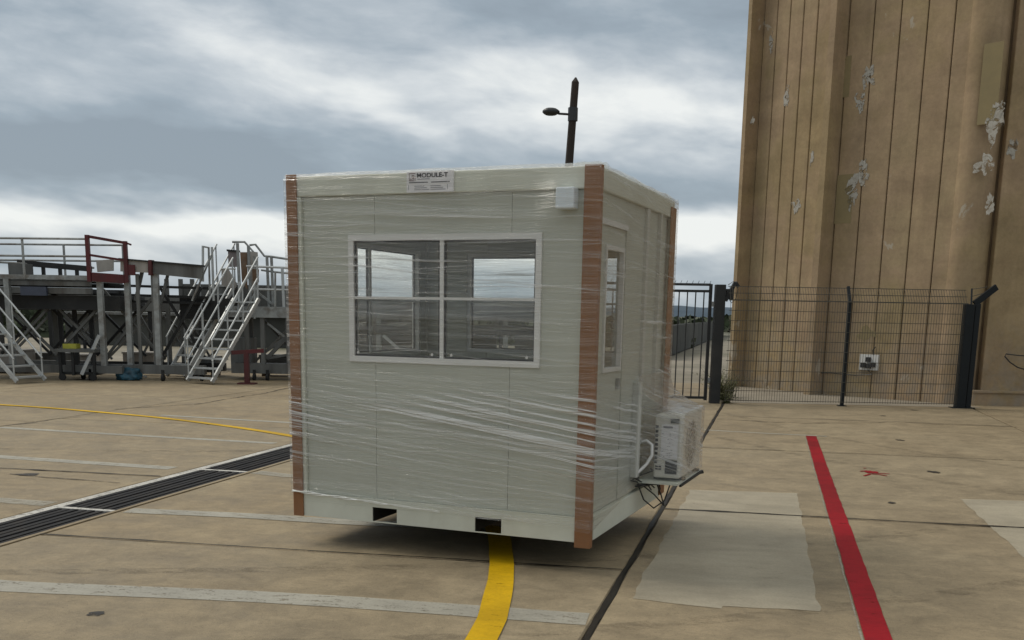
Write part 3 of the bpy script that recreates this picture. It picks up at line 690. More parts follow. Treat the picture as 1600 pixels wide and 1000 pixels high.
# ------------------------------------------------------------------ street lamp behind the cabin
lp = thing('street_lamp', 'dark wooden lamp pole with one small lamp head behind the cabin', 'street lamp', (.80, 22, 0))
top = Vector((1.135, 22, 6.32)); base = Vector((.80, 22, 0))
m = empty_mb(lp); pts = [base.lerp(top, i/8) for i in range(9)]; m.tube(pts, .105, 8, r2=.075); m.tube([top, top+Vector((.006, 0, .09))], .075, 8, r2=.015); m.build('pole', M_lampwood, lp)
cl = base.lerp(top, 5.70/6.32)
m = empty_mb(lp); m.tube([cl-Vector((.0, 0, .13)), cl+Vector((0, 0, .13))], .10, 8); m.build('clamp', M_lamphead, lp)
m = empty_mb(lp); m.tube([cl+Vector((-.06, 0, 0)), cl+Vector((-.28, 0, .01)), cl+Vector((-.34, 0, .03))], .024, 6); m.build('arm', M_lamphead, lp)
m = empty_mb(lp); L = []; rr = [.02, .055, .085, .095, .095, .085, .055, .02]; xx = [-.27, -.31, -.36, -.42, -.49, -.54, -.59, -.62]
for r, x in zip(rr, xx): L.append([cl+Vector((x, math.cos(k*math.tau/12)*r*1.3, .045+math.sin(k*math.tau/12)*r*.85)) for k in range(12)])
m.add([v for g_ in L for v in g_], [(i*12+k, i*12+(k+1) % 12, (i+1)*12+(k+1) % 12, (i+1)*12+k) for i in range(7) for k in range(12)]+[tuple(range(12)), tuple(range(84, 96))])
m.build('lamp_head', M_lamphead, lp, smooth=True)

# ------------------------------------------------------------------ the wrapped guard cabin
W, D, H = 2.361, 2.18, 2.5
cab = thing('guard_cabin', 'pale grey portable guard cabin wrapped in clear stretch film with cardboard corners', 'portable cabin', (-1.602, 7.459, .210), -.3727)
cab.scale = (.9607, .9607, .9607)
def part(nm, a, b, mt, par=None, bev=0.0, label=None): return MB().box(a, b, bev).build(nm, mt, par or cab, label=label)
RZ = 2.358                                                   # underside of the roof beam
pw = .10
for x0, y0 in ((0, 0), (W-pw, 0), (0, D-pw), (W-pw, D-pw)): part('corner_post', (x0, y0, .175), (x0+pw, y0+pw, RZ-.003), M_frame, bev=.006)
# roof beams
part('roof_beam', (0, 0, RZ), (W, .12, H), M_frame, bev=.008); part('roof_beam', (0, D-.12, RZ), (W, D, H), M_frame, bev=.008)
part('roof_beam', (0, .123, RZ), (.12, D-.123, H), M_frame, bev=.008); part('roof_beam', (W-.12, .123, RZ), (W, D-.123, H), M_frame, bev=.008)
part('roof', (.123, .123, RZ+.02), (W-.123, D-.123, H-.01), M_frame)
part('ceiling', (.123, .123, RZ-.03), (W-.123, D-.123, RZ+.017), M_inside)
# floor beams, the front and back ones with fork pockets
def pocket_beam(y0, y1):                                     # folded steel channel: a thin web with two fork openings
    m = MB(); e = .012 if y0 == 0 else -.012; ya, yb = (y0, y0+.008) if y0 == 0 else (y1-.008, y1)
    m.box((0, ya, .1145), (W, yb, .172)); m.box((0, y0, .1725), (W, y1, .1755))
    for a, b_ in ((0, .67), (.874, 1.505), (1.71, W)): m.box((a, ya, 0), (b_, yb, .1140))
    for a, b_ in ((.6705, .8735), (1.5055, 1.7095)): m.box((a, ya, .0), (b_, yb, .008))
    return m.build('floor_beam', M_frame, cab)
pocket_beam(0, .11); pocket_beam(D-.11, D)
part('floor_beam', (0, .113, 0), (.1, D-.113, .172), M_frame, bev=.006); part('floor_beam', (W-.1, .113, 0), (W, D-.113, .172), M_frame, bev=.006)
part('floor', (.103, .009, .118), (W-.103, D-.009, .171), M_dark)
part('floor_covering', (.103, .12, .1765), (W-.103, D-.12, .182), M_inside)
for x in (.66, .876, 1.495, 1.712): part('pocket_web', (x-.003, .010, .0), (x+.003, D-.010, .115), M_frame if x in (.876, 1.712) else M_blacksteel)
# wall panels (front: three boards with fine joints round the window opening)
IN = .028
def hole_wall(axis, c0_, c1_, seams, win, name='wall_panel'):
    """boards between pw and L-pw, with an opening win=(a0,a1,z0,z1)"""
    L = W if axis == 'y' else D
    e = [pw+.002]+list(seams)+[L-pw-.002]
    def bx(a0, a1, z0, z1):
        if a1-a0 < .004 or z1-z0 < .004: return
        if axis == 'y': m.box((a0, c0_, z0), (a1, c1_, z1))
        else: m.box((c0_, a0, z0), (c1_, a1, z1))
    for a, b_ in zip(e, e[1:]):
        a += .0015; b_ -= .0015; m = MB()
        ov0, ov1 = max(a, win[0]), min(b_, win[1])
        if ov1 > ov0:
            bx(a, ov0, .178, RZ-.002); bx(ov1, b_, .178, RZ-.002); bx(ov0, ov1, .178, win[2]); bx(ov0, ov1, win[3], RZ-.002)
        else: bx(a, b_, .178, RZ-.002)
        m.build(name, M_panel, cab)
WF = (.495, 1.955, 1.200, 2.075)
hole_wall('y', IN, .085, (.693, 1.744), WF)
hole_wall('y', D-.085, D-IN, (.693, 1.744), WF)
hole_wall('x', IN, .085, (.9,), (.22, 1.98, 1.180, 2.095))
def window(axis, c, a0, a1, z0, z1, sgn, bars=True, dark=False):
    """sliding window; c is the outer wall face, sgn points outwards along the axis"""
    def bx(m, u0, u1, w0, w1, d0, d1):
        q0, q1 = c+sgn*d0, c+sgn*d1
        if axis == 'y': m.box((u0, q0, w0), (u1, q1, w1))
        else: m.box((q0, u0, w0), (q1, u1, w1))
    f = MB(); t_ = .030
    bx(f, a0-.012, a1+.012, z0-.012, z0+t_, -.05, .016); bx(f, a0-.012, a1+.012, z1-t_, z1+.012, -.05, .016)
    bx(f, a0-.012, a0+t_, z0+t_+.001, z1-t_-.001, -.05, .016); bx(f, a1-t_, a1+.012, z0+t_+.001, z1-t_-.001, -.05, .016)
    fo = f.build('window', M_white, cab)
    mid = (a0+a1)/2
    if bars:
        b_ = MB(); bx(b_, mid-.015, mid+.015, z0+t_, z1-t_, -.03, .008); b_.build('mullion', M_white, fo)
        zb = z0+(z1-z0)*.51
        for u0, u1 in ((a0+t_, mid-.016), (mid+.016, a1-t_)):
            b_ = MB(); bx(b_, u0, u1, zb-.009, zb+.009, -.028, .002); b_.build('glazing_bar', M_white, fo)
            g_ = MB(); bx(g_, u0+.001, u1-.001, z0+t_, z1-t_, -.016, -.012); g_.build('pane', M_glass, fo)
            s_ = MB()                                          # dark sash gasket
            for e0, e1, h0, h1 in ((u0, u1, z0+t_, z0+t_+.012), (u0, u1, z1-t_-.012, z1-t_), (u0, u0+.012, z0+t_+.013, z1-t_-.013), (u1-.012, u1, z0+t_+.013, z1-t_-.013)): bx(s_, e0, e1, h0, h1, -.011, .0)
            s_.build('gasket', M_dark, fo)
    else:
        g_ = MB(); bx(g_, a0+t_, a1-t_, z0+t_, z1-t_, -.016, -.012); g_.build('pane', M_glass, fo)
    return fo
wf = window('y', IN, *WF, -1)
for x in (.55, 1.15, 1.30, 1.87):
    k = MB(); k.tube([(x, IN-.0, 1.255), (x, IN-.008, 1.255)], .010, 8); k.build('window_screw', M_white, wf)
window('y', D-IN, *WF, 1); window('x', IN, .22, 1.98, 1.18, 2.095, -1)
# right side wall: door opening with its leaf, then boards
XR = W-IN
part('wall_panel', (XR-.057, pw+.002, 2.19), (XR, .80, RZ-.002), M_panel)
part('wall_panel', (XR-.057, .802, .178), (XR, 1.30, RZ-.002), M_panel); part('wall_panel', (XR-.057, 1.303, .178), (XR, 1.80, RZ-.002), M_panel); part('wall_panel', (XR-.057, 1.803, .178), (XR, D-pw-.002, RZ-.002), M_panel)
m = MB(); m.box((XR-.05, .104, .178), (XR-.008, .30, 2.15)); m.box((XR-.05, .742, .178), (XR-.008, .798, 2.15)); m.box((XR-.05, .3, .178), (XR-.008, .742, 1.17)); m.box((XR-.05, .3, 2.01), (XR-.008, .742, 2.15))
door = m.build('door', M_panel, cab)
for a, b_, c_, d_ in ((.285, .757, 1.155, 1.185), (.285, .757, 1.995, 2.025), (.285, .315, 1.186, 1.994), (.727, .757, 1.186, 1.994)): MB().box((XR-.03, a, c_), (XR+.006, b_, d_)).build('door_window_frame', M_white, door)
MB().box((XR-.03, .315, 1.185), (XR-.026, .727, 1.995)).build('pane', M_glass, door)
part('door_lintel', (XR-.03, .10, 2.152), (XR+.012, .81, 2.188), M_white)
MB().box((XR-.007, .66, 1.02), (XR+.02, .70, 1.10), .004).build('handle', M_steel, door)
for z in (.5, 1.1, 1.9): MB().box((XR-.006, .11, z), (XR+.008, .135, z+.09)).build('hinge', M_steel, door)
part('wall_post', (XR, 1.30, 1.05), (W-.004, 1.375, RZ-.003), M_trunk)
part('cable_trunking', (XR, 1.135, .30), (XR+.06, 1.205, 1.046), M_trunk, bev=.006)
part('cable_trunking', (XR, 1.72, .9), (XR+.03, 1.76, RZ-.003), M_trunk)
part('junction_box', (2.085, -.075, 2.228), (2.213, IN-.004, 2.364), M_junction, bev=.008)
# printed company sticker on the roof beam
SY = -.0165
stk = part('sticker', (.972, SY, 2.362), (1.328, -.001, 2.502), M_sticker)
def ink(nm, x0, z0, x1, z1, mt): return MB().box((x0, SY-.0012, z0), (x1, SY-.0002, z1)).build(nm, mt, stk)
def text(s, x, z, size, mt, par, wd=None):
    cu = bpy.data.curves.new('txt', 'FONT'); cu.body = s; cu.size = size; cu.extrude = .0005; cu.offset = size*.022
    ob = bpy.data.objects.new('txt', cu); C.objects.link(ob); dg = bpy.context.evaluated_depsgraph_get()
    me = bpy.data.meshes.new_from_object(ob.evaluated_get(dg)); bpy.data.objects.remove(ob)
    xs_ = [v.co.x for v in me.vertices]; k = (wd/(max(xs_)-min(xs_))) if wd else 1
    for v in me.vertices: v.co = Vector((x+(v.co.x-min(xs_))*k, SY-.0012-v.co.z, z+v.co.y))
    me.materials.append(mt); o = bpy.data.objects.new('lettering', me); C.objects.link(o); o.parent = par; o['label'] = 'printed company name in black capitals' if size > .03 else 'small grey printed line'
    return o
text('MODULE-T', 1.052, 2.461, .040, M_ink, stk, .235)
ink('logo', .990, 2.440, .994, 2.490, M_inkred)
lg = MB()
for x0, z0, x1, z1 in ((.994, 2.486, 1.040, 2.490), (.994, 2.438, 1.030, 2.442), (1.036, 2.440, 1.040, 2.470), (1.0, 2.446, 1.010, 2.450), (1.012, 2.444, 1.017, 2.472), (1.012, 2.472, 1.030, 2.477), (1.025, 2.444, 1.030, 2.472), (1.012, 2.455, 1.030, 2.459), (.998, 2.444, 1.002, 2.462)): lg.box((x0, SY-.0012, z0), (x1, SY-.0002, z1))
lg.build('logo', M_inkred, stk)
ink('print_line', 1.055, 2.447, 1.15, 2.453, M_inkgrey)
for x0, x1 in ((.990, 1.135), (1.16, 1.30)): ink('print_line', x0, 2.425, x1, 2.431, M_ink)
for x0, x1 in ((1.03, 1.145), (1.155, 1.27)):
    for z in (2.378, 2.390, 2.402): ink('print_line', x0, z, x1-(z-2.378)*1.5, z+.004, M_inkgrey)
for x0 in (.985, 1.283): ink('print_block', x0, 2.380, x0+.003, 2.412, M_inkgrey)
# cardboard corner protectors
def corner(x, y, sx, sy, z0, z1, wx=.098, wy=.095):
    t_ = .012; m = MB(); poly = [(x, y), (x+sx*wx, y), (x+sx*wx, y+sy*t_), (x+sx*t_, y+sy*t_), (x+sx*t_, y+sy*wy), (x, y+sy*wy)]
    m.prism(poly, z0, z1); o = m.build('corner_protector', M_board, cab)
    bm = bmesh.new(); bm.from_mesh(o.data); bmesh.ops.bevel(bm, geom=[e for e in bm.edges], offset=.003, segments=1, affect='EDGES'); bm.to_mesh(o.data); bm.free(); return o
corner(-.014, -.014, 1, 1, -.004, 2.512, .088, .09); corner(W+.014, -.014, -1, 1, -.035, 2.506, .115, .06); corner(W+.014, D+.014, -1, -1, .02, 2.44, .09, .17); corner(-.014, D+.014, 1, -1, .02, 2.44)
# air conditioner on its tray
ac = MB().box((2.475, 1.33, .285), (2.69, 2.12, .79), .014).build('air_conditioner', M_ac, cab)
for k in range(9): MB().box((2.482, 1.3265, .40+k*.035), (2.505, 1.329, .422+k*.035)).build('vent', M_dark, ac)
MB().box((2.60, 1.3265, .725), (2.67, 1.329, .76)).build('service_cover', M_dark, ac)
for z in (.33, .35): MB().box((2.49, 1.3262, z+.02), (2.512, 1.3288, z+.032)).build('vent', M_dark, ac)
for z in (.33, .35): MB().box((2.518, 1.3262, z+.02), (2.54, 1.3288, z+.032)).build('vent', M_dark, ac)
g_ = MB(); 
for k in range(9): g_.bar((2.575+k*.01, 1.324, .325), (2.575+k*.01, 1.324, .425), .003)
g_.box((2.57, 1.326, .32), (2.665, 1.329, .43)); g_.build('coil_grille', M_dark, ac)
lb = MB().box((2.53, 1.3225, .44), (2.665, 1.3255, .715)).build('rating_label', M_sticker, ac)
lm = MB()
rnd = random.Random(4)
for k in range(26):
    xx = 2.538+rnd.randrange(8)*.0145; zz = .455+rnd.randrange(15)*.014; lm.box((xx, 1.3215, zz), (xx+rnd.uniform(.004, .016), 1.3224, zz+.004))
lm.box((2.545, 1.3213, .685), (2.62, 1.3224, .700)); lb2 = lm.build('label_print', M_inkgrey, ac)
fm = MB()                                                      # fan guard rings on the outward face
for r in (.05, .10, .15, .19):
    fm.tube([(2.697, 1.70+math.cos(a*math.tau/28)*r, .53+math.sin(a*math.tau/28)*r) for a in range(29)], .0035, 5, cap=False)
for a in range(12): fm.bar((2.697, 1.70, .53), (2.697, 1.70+math.cos(a*math.tau/12)*.19, .53+math.sin(a*math.tau/12)*.19), .004)
fm.build('fan_guard', M_ac, ac)
fh = MB(); fh.tube([(2.688, 1.70, .53), (2.6915, 1.70, .53)], .185, 28); fh.build('fan_opening', M_dark, ac)
tray = part('equipment_tray', (W+.002, 1.24, .245), (2.70, 2.12, .262), M_frame)
MB().bar((W+.01, 1.20, .225), (2.72, 2.14, .232), .018, .018).build('strut', M_blacksteel, tray)
MB().bar((2.705, 1.3, .236), (2.71, 2.16, .24), .018, .018).build('strut', M_blacksteel, tray)
for y in (1.42, 1.96): MB().box((2.46, y, .2625), (2.71, y+.05, .284)).build('foot', M_rubber, tray)
MB().tube([(XR+.035, 1.30, .56), (2.42, 1.30, .58), (2.47, 1.28, .55), (2.475, 1.27, .47), (2.44, 1.25, .40), (2.40, 1.20, .35), (XR+.03, 1.16, .31)], .013, 8).build('refrigerant_pipe', M_white, ac, smooth=True)
cb = MB()
for k in range(6):
    rr_ = random.Random(k); a = Vector((2.37, 1.05+k*.06, .29)); pts = [a]
    for q in range(7): a = a+Vector((rr_.uniform(-.02, .045), rr_.uniform(-.02, .09), rr_.uniform(-.045, .02))); a.x = max(a.x, 2.37); pts.append(a)
    cb.tube(pts, .0055, 5)
cb.tube([(2.40, 1.15, .25), (2.44, 1.2, .12), (2.50, 1.3, .04), (2.55, 1.45, .08), (2.56, 1.6, .2)], .006, 5); cb.tube([(2.42, 1.2, .24), (2.50, 1.3, .15), (2.56, 1.4, .05), (2.50, 1.55, .10), (2.46, 1.5, .23)], .006, 5)
cb.build('cable_bundle', M_cable, cab)

# ---- stretch film
def m_film(name, base=.004, amt=1.0):
    m = bpy.data.materials.new(name); m.use_nodes = True; t = NT(m.node_tree); t.n.clear()
    o = t.node('ShaderNodeOutputMaterial'); uv = t.node('ShaderNodeUVMap').outputs[0]; u, v, _ = t.sep(uv)
    def layer(slope, fu, fv, lo, hi, off, detail=5):
        vv = t.m('ADD', v, t.m('MULTIPLY', u, slope)); q = t.comb(t.m('MULTIPLY', u, fu), t.m('MULTIPLY', vv, fv), off)
        n = t.noise(q, 1.0, detail, .55, .15); return n, t.mr(n, lo, hi, 0, 1)
    wob = t.m('MULTIPLY', t.m('SUBTRACT', t.noise(t.comb(u, t.m('MULTIPLY', v, 1.2), 0), 1.1, 3, .5), .5), .05)
    v = t.m('ADD', v, wob)
    na, la = layer(.015, .55, 26, .52, .72, 1.0); nb, lb = layer(.075, .40, 40, .54, .70, 5.0); nc, lc = layer(.14, .11, 34, .51, .60, 9.0, 2); nd, ld = layer(-.045, .45, 75, .54, .70, 13.0); ne, le = layer(.085, .12, 27, .51, .61, 17.0, 2); nf, lf = layer(-.02, .7, 120, .50, .70, 21.0, 3)
    hz = t.mr(v, .95, 1.30); lowz = t.mr(v, .30, .45); low = t.m('MULTIPLY', t.m('SUBTRACT', 1.0, hz), t.m('MAXIMUM', lowz, .35))
    area = t.mr(t.noise(t.comb(t.m('MULTIPLY', u, .5), t.m('ADD', t.m('MULTIPLY', v, 2.2), t.m('MULTIPLY', u, .36)), 3.0), 1.0, 3, .5), .42, .58)
    s = t.m('MULTIPLY', la, t.m('ADD', .70, t.m('MULTIPLY', hz, .5)))
    s = t.m('MAXIMUM', s, t.m('MULTIPLY', lb, .95)); s = t.m('MAXIMUM', s, t.m('MULTIPLY', t.m('MULTIPLY', lc, low), t.m('MULTIPLY', area, 1.9)))
    s = t.m('MAXIMUM', s, t.m('MULTIPLY', ld, .8))
    s = t.m('MAXIMUM', s, t.m('MULTIPLY', le, t.m('MULTIPLY', low, .9))); s = t.m('MAXIMUM', s, t.m('MULTIPLY', lf, .52))
    s = t.m('MULTIPLY', s, t.mr(area, 0, 1, .62, 1.0))
    s = t.m('POWER', s, 1.75)
    fac = t.m('MULTIPLY', t.m('ADD', base, t.m('MULTIPLY', s, .86)), amt, clamp=True)  # whitish folds, with the film's bright highlights painted in as streaks
    lw = t.node('ShaderNodeLayerWeight'); lw.inputs[0].default_value = .35
    h = t.m('ADD', t.m('ADD', na, t.m('MULTIPLY', nb, .8)), t.m('ADD', t.m('MULTIPLY', t.m('MULTIPLY', nc, low), 1.3), t.m('ADD', t.m('MULTIPLY', nd, .5), t.m('MULTIPLY', nf, .35))))
    bmp = t.bump(h, 1.0, .016)
    tr = t.node('ShaderNodeBsdfTransparent'); tr.inputs[0].default_value = (.97, .97, .965, 1)
    df = t.node('ShaderNodeBsdfDiffuse'); df.inputs[0].default_value = (.82, .83, .82, 1); t.put(df.inputs['Normal'], bmp)
    tl = t.node('ShaderNodeBsdfTranslucent'); tl.inputs[0].default_value = (.8, .8, .8, 1)
    ad = t.node('ShaderNodeMixShader'); ad.inputs[0].default_value = .35; t.l.new(df.outputs[0], ad.inputs[1]); t.l.new(tl.outputs[0], ad.inputs[2])
    gl_ = t.node('ShaderNodeBsdfGlossy'); gl_.inputs['Roughness'].default_value = .16; gl_.inputs[0].default_value = (1, 1, 1, 1); t.put(gl_.inputs['Normal'], bmp)
    m1 = t.node('ShaderNodeMixShader'); t.put(m1.inputs[0], fac); t.l.new(tr.outputs[0], m1.inputs[1]); t.l.new(ad.outputs[0], m1.inputs[2])
    fr = t.node('ShaderNodeLayerWeight'); fr.inputs[0].default_value = .5; t.put(fr.inputs['Normal'], bmp); sch = t.m('ADD', .04, t.m('MULTIPLY', t.m('POWER', fr.outputs['Facing'], 5.0), .8))
    m2 = t.node('ShaderNodeMixShader'); t.put(m2.inputs[0], sch); t.l.new(m1.outputs[0], m2.inputs[1]); t.l.new(gl_.outputs[0], m2.inputs[2])
    t.l.new(m2.outputs[0], o.inputs[0]); return m
M_film = m_film('stretch_film'); M_film2 = m_film('loose_stretch_film', .075, .9)
def uvmesh(name, vs, fs, uvs, mt, par):
    me = bpy.data.meshes.new(name); me.from_pydata(vs, [], fs); ul = me.uv_layers.new(name='UVMap')
    for lo in me.loops: ul.data[lo.index].uv = uvs[lo.vertex_index]
    me.shade_smooth(); me.materials.append(mt); o = bpy.data.objects.new(name, me); C.objects.link(o); o.parent = par; return o
off = .026; per_ = [(-off, -off), (W+off, -off), (W+off, D+off), (-off, D+off)]
segs = [(per_[i], per_[(i+1) % 4]) for i in range(4)]; U = []
run = 0
for a, b_ in segs:
    L = math.hypot(b_[0]-a[0], b_[1]-a[1]); n = int(L/.022)
    for k in range(n): U.append((a[0]+(b_[0]-a[0])*k/n, a[1]+(b_[1]-a[1])*k/n, run+L*k/n, k/n, (b_[1]-a[1])/L, -(b_[0]-a[0])/L))
    run += L
U.append((*U[0][:2], run, 0, U[0][4], U[0][5])); NV = 150; vs = []; uvs = []; fs = []
def fbot(u):                                                    # lower edge of the film along the perimeter
    if u < W+.05: f = u/W; return .185-.10*f+.008*math.sin(u*7)
    if u < W+D: return .085+.15*min(1, (u-W)/1.2)
    return .16
def ftop(u): return H+.012+.010*noise.noise(Vector((u*3, 0, 2)))
for i, (x, y, u, k, nx, ny) in enumerate(U):
    zb, zt = fbot(u), ftop(u)
    edge = min(1, min(k, 1-k)*14) if 0 < k < 1 else 0
    for j in range(NV+1):
        f = j/NV; z = zb+(zt-zb)*f
        q = z+.03*u if z < 1.1 else z+.008*u
        d = noise.noise(Vector((u*.55, q*17, 3)))*.0045+noise.noise(Vector((u*.8, q*40, 9)))*.0020
        d += .010*noise.noise(Vector((u*1.1, z*1.6, 5)))*edge
        d -= .010*edge*(1 if .25 < z < 2.3 else .3)
        if f > .985: d -= .03*(f-.985)/.015
        if f < .02: d += .004
        # keep the film off the parts that stand proud of the wall
        d = max(d, -.022)
        if u < W and 1.95 < u < 2.3 and 2.15 < z < 2.42: d = max(d, .006)
        vs.append((x+nx*d*(1 if u < run else 1), y+ny*d, z)); uvs.append((u, z))
    # junction box stands under the film: lift it there
for i in range(len(U)-1):
    for j in range(NV): fs.append((i*(NV+1)+j, (i+1)*(NV+1)+j, (i+1)*(NV+1)+j+1, i*(NV+1)+j+1))
for idx, (x, y, z) in enumerate(vs):
    if y < 0 and 1.9 < x < 2.4:
        fx_ = max(0, 1-max(0, abs(x-2.149)-.066)/.14); fz_ = max(0, 1-max(0, abs(z-2.296)-.070)/.12); k = fx_*fz_
        if k > 0: vs[idx] = (x, min(y, -off-(.053)*k), z)
film = uvmesh('stretch_film', vs, fs, uvs, M_film, cab)
# gathered rope-like bottom edge of the film
rp = MB(); 
for s_ in range(3):
    pts = []
    for i in range(60):
        f = i/59; x = -.01+f*1.25; z = .187-.058*f + .006*math.sin(f*30+s_*2.1)*(1-f*.7)+s_*.004; pts.append((x, -off-.005-.004*math.cos(f*30+s_*2.1), z))
    rp.tube(pts, .0045, 6, r2=.0015)
M_rope = mat('gathered_film', (.72, .73, .70), .3, 0, .1, 20)
rp.build('film_rope', M_rope, cab, smooth=True)
# loose film over the top edge
vs = []; uvs = []; fs = []; NX = 90
for i in range(NX+1):
    x = -.02+i/NX*(W+.04)
    for j in range(7):
        y = -.035+j*.035; h = .012+.012*noise.noise(Vector((x*3, j*.5, 1)))+(.022*max(0, noise.noise(Vector((x*1.4, 3, 1))))+.012)*math.sin(j/6*math.pi)
        vs.append((x, y, H+h+(-.02 if j == 0 else 0))); uvs.append((x, H+y))
for i in range(NX):
    for j in range(6): fs.append((i*7+j, (i+1)*7+j, (i+1)*7+j+1, i*7+j+1))
uvmesh('stretch_film', vs, fs, uvs, M_film2, cab)
vs = []; uvs = []; fs = []
for i in range(NX+1):
    y = -.02+i/NX*(D+.04)
    for j in range(7):
        x = W+.035-j*.035; h = .012+.012*noise.noise(Vector((y*3, j*.5, 11)))+(.022*max(0, noise.noise(Vector((y*1.4, 3, 7))))+.012)*math.sin(j/6*math.pi)
        vs.append((x, y, H+h+(-.02 if j == 0 else 0))); uvs.append((y, H+x))
for i in range(NX):
    for j in range(6): fs.append((i*7+j, (i+1)*7+j, (i+1)*7+j+1, i*7+j+1))
uvmesh('stretch_film', vs, fs, uvs, M_film2, cab)
# film drawn out over the air conditioner
vs = []; uvs = []; fs = []; NA, NB = 64, 40
def rrect(f, x0, y0, x1, y1):                                   # open U-shaped path: front edge, outer face, back edge
    L = [(x0, y0), (x1, y0), (x1, y1), (x0, y1)]; l = [x1-x0, y1-y0, x1-x0]; T_ = sum(l); q = f*T_
    for k in range(3):
        if q <= l[k] or k == 2: r_ = min(1, q/l[k]); return (L[k][0]+(L[k+1][0]-L[k][0])*r_, L[k][1]+(L[k+1][1]-L[k][1])*r_)
        q -= l[k]
for i in range(NA+1):
    f = i/NA
    for j in range(NB+1):
        g_ = j/NB
        if g_ < .5:                                             # tent from the wall down to the top edge of the unit
            q = g_/.5; e = q**1.7; x1 = W+.035+(2.705-W-.035)*e; z = 1.10+(.80-1.10)*q**.6
            p = rrect(f, W+.020, 1.05+.265*q, x1, 2.16-.02*q)
        else:
            q = (g_-.5)/.5; p = rrect(f, W+.024, 1.312, 2.712, 2.135); z = .80-(.80-.27)*q
        d = .006*noise.noise(Vector((p[1]*3.5, z*3+p[0]*5, 2)))+.002*noise.noise(Vector((p[1]*9, z*16, 4)))
        vs.append((p[0]+max(d, -.003), p[1]-d*.4 if f < .3 else p[1], z+d*.5)); uvs.append((f*1.5+9, z*1.0+f*.2))
for i in range(NA):
    for j in range(NB): fs.append((i*(NB+1)+j, (i+1)*(NB+1)+j, (i+1)*(NB+1)+j+1, i*(NB+1)+j+1))
uvmesh('stretch_film', vs, fs, uvs, M_film2, cab)
# crumpled film lying on top of the unit
vs = []; uvs = []; fs = []
for i in range(31):
    for j in range(15):
        a, b_ = i/30, j/14; z = .803+.03*(1-b_)**2+.014*abs(noise.noise(Vector((a*9, b_*5, 2))))+.006*noise.noise(Vector((a*25, b_*14, 3)))
        vs.append((W+.06+b_*(2.705-W-.06), 1.32+a*.80, z)); uvs.append((a*.8, 2+b_*.3))
for i in range(30):
    for j in range(14): fs.append((i*15+j, (i+1)*15+j, (i+1)*15+j+1, i*15+j+1))
uvmesh('stretch_film', vs, fs, uvs, M_film2, cab)

# timber blocks carrying the cabin, in its shadow
for i, (x, y, lb_) in enumerate(((1.15, 1.25, 'middle timber block under the raised cabin, deep in its shadow'), (1.25, 1.75, 'rear timber block under the raised cabin, near the air conditioner'))):
    q = Matrix.Translation((-1.602, 7.459, 0)) @ Matrix.Rotation(-.3727, 4, 'Z') @ Vector((x, y, 0))
    b_ = thing('timber_block', lb_, 'timber block', tuple(q), -.3727, 'timber blocks under the cabin')
    for k in range(2): MB().box((-.32+.02*k, -.09, .002+k*.102), (.32-.02*k, .09, .102+k*.103), .004).build('bearer', M_timber, b_)

# ------------------------------------------------------------------ maintenance platforms on the left
def tb_(root, name, p, q, wd, mt, ht=None, round_=False):
    m = empty_mb(root)
    if round_: m.tube([p, q], wd/2, 7)
    else: m.bar(p, q, wd, ht)
    return m.build(name, mt, root)
def V(*a): return Vector(a)
def stairs(label, base, ang, width, rise, slope, mt, group, first=0, rail_h=.95, name='access_stairs', rails=(.95, .5), wheels=False, rail_from=0.0, steps=None):
    d = V(math.sin(ang), math.cos(ang), 0); wv = V(math.cos(ang), -math.sin(ang), 0); base = V(*base)
    r = thing(name, label, 'stairs', tuple(base), 0, group)
    run_ = rise/math.tan(slope); L = d*run_+V(0, 0, rise)
    for sg in (-1, 1):
        o_ = wv*sg*width/2; tb_(r, 'stringer', base+o_+V(0, 0, .06), base+o_+L, .045, mt, .085)
        k = 0
        for h in rails:
            f0 = rail_from if h > .6 else rail_from+.0; tb_(r, 'handrail', base+o_+L*(f0+.02)+V(0, 0, h), base+o_+L*1.0+V(0, 0, h), .042, mt, round_=True)
        np_ = 4
        for k in range(np_):
            f = rail_from+.03+(.95-rail_from)*k/(np_-1); tb_(r, 'baluster', base+o_+L*f, base+o_+L*f+V(0, 0, rails[0]), .036, mt, round_=True)
    n = steps or int(rise/.21)
    for k in range(n):
        f = (k+.6)/n; c = base+L*f; tb_(r, 'tread', c-wv*(width/2-.03), c+wv*(width/2-.03), .19, mt, .035)
    return r, base+L, d, wv
stairs('aluminium stairs at the far left edge climbing left to the big platform', (-10.72, 22.85, 0), R(-68), .78, 2.3, R(43), M_alu, 'aluminium access stairs')
stairs('aluminium stairs left of the cabin climbing right with open treads', (-7.20, 23.55, 0), R(32), .82, 1.95, R(52), M_alu, 'aluminium access stairs', steps=9)
stairs('rear aluminium stairs half hidden behind the front flight of stairs', (-8.25, 25.1, 0), R(36), .70, 2.35, R(55), M_alu, 'aluminium access stairs', steps=11, rails=(.95,))

def caster(root, p):
    m = empty_mb(root); m.bar(p+V(0, 0, .14), p+V(0, 0, .26), .06); m.build('caster_fork', M_blacksteel, root)
    m = empty_mb(root); m.tube([p+V(-.03, 0, .08), p+V(.03, 0, .08)], .08, 14); m.build('caster', M_rubber, root)
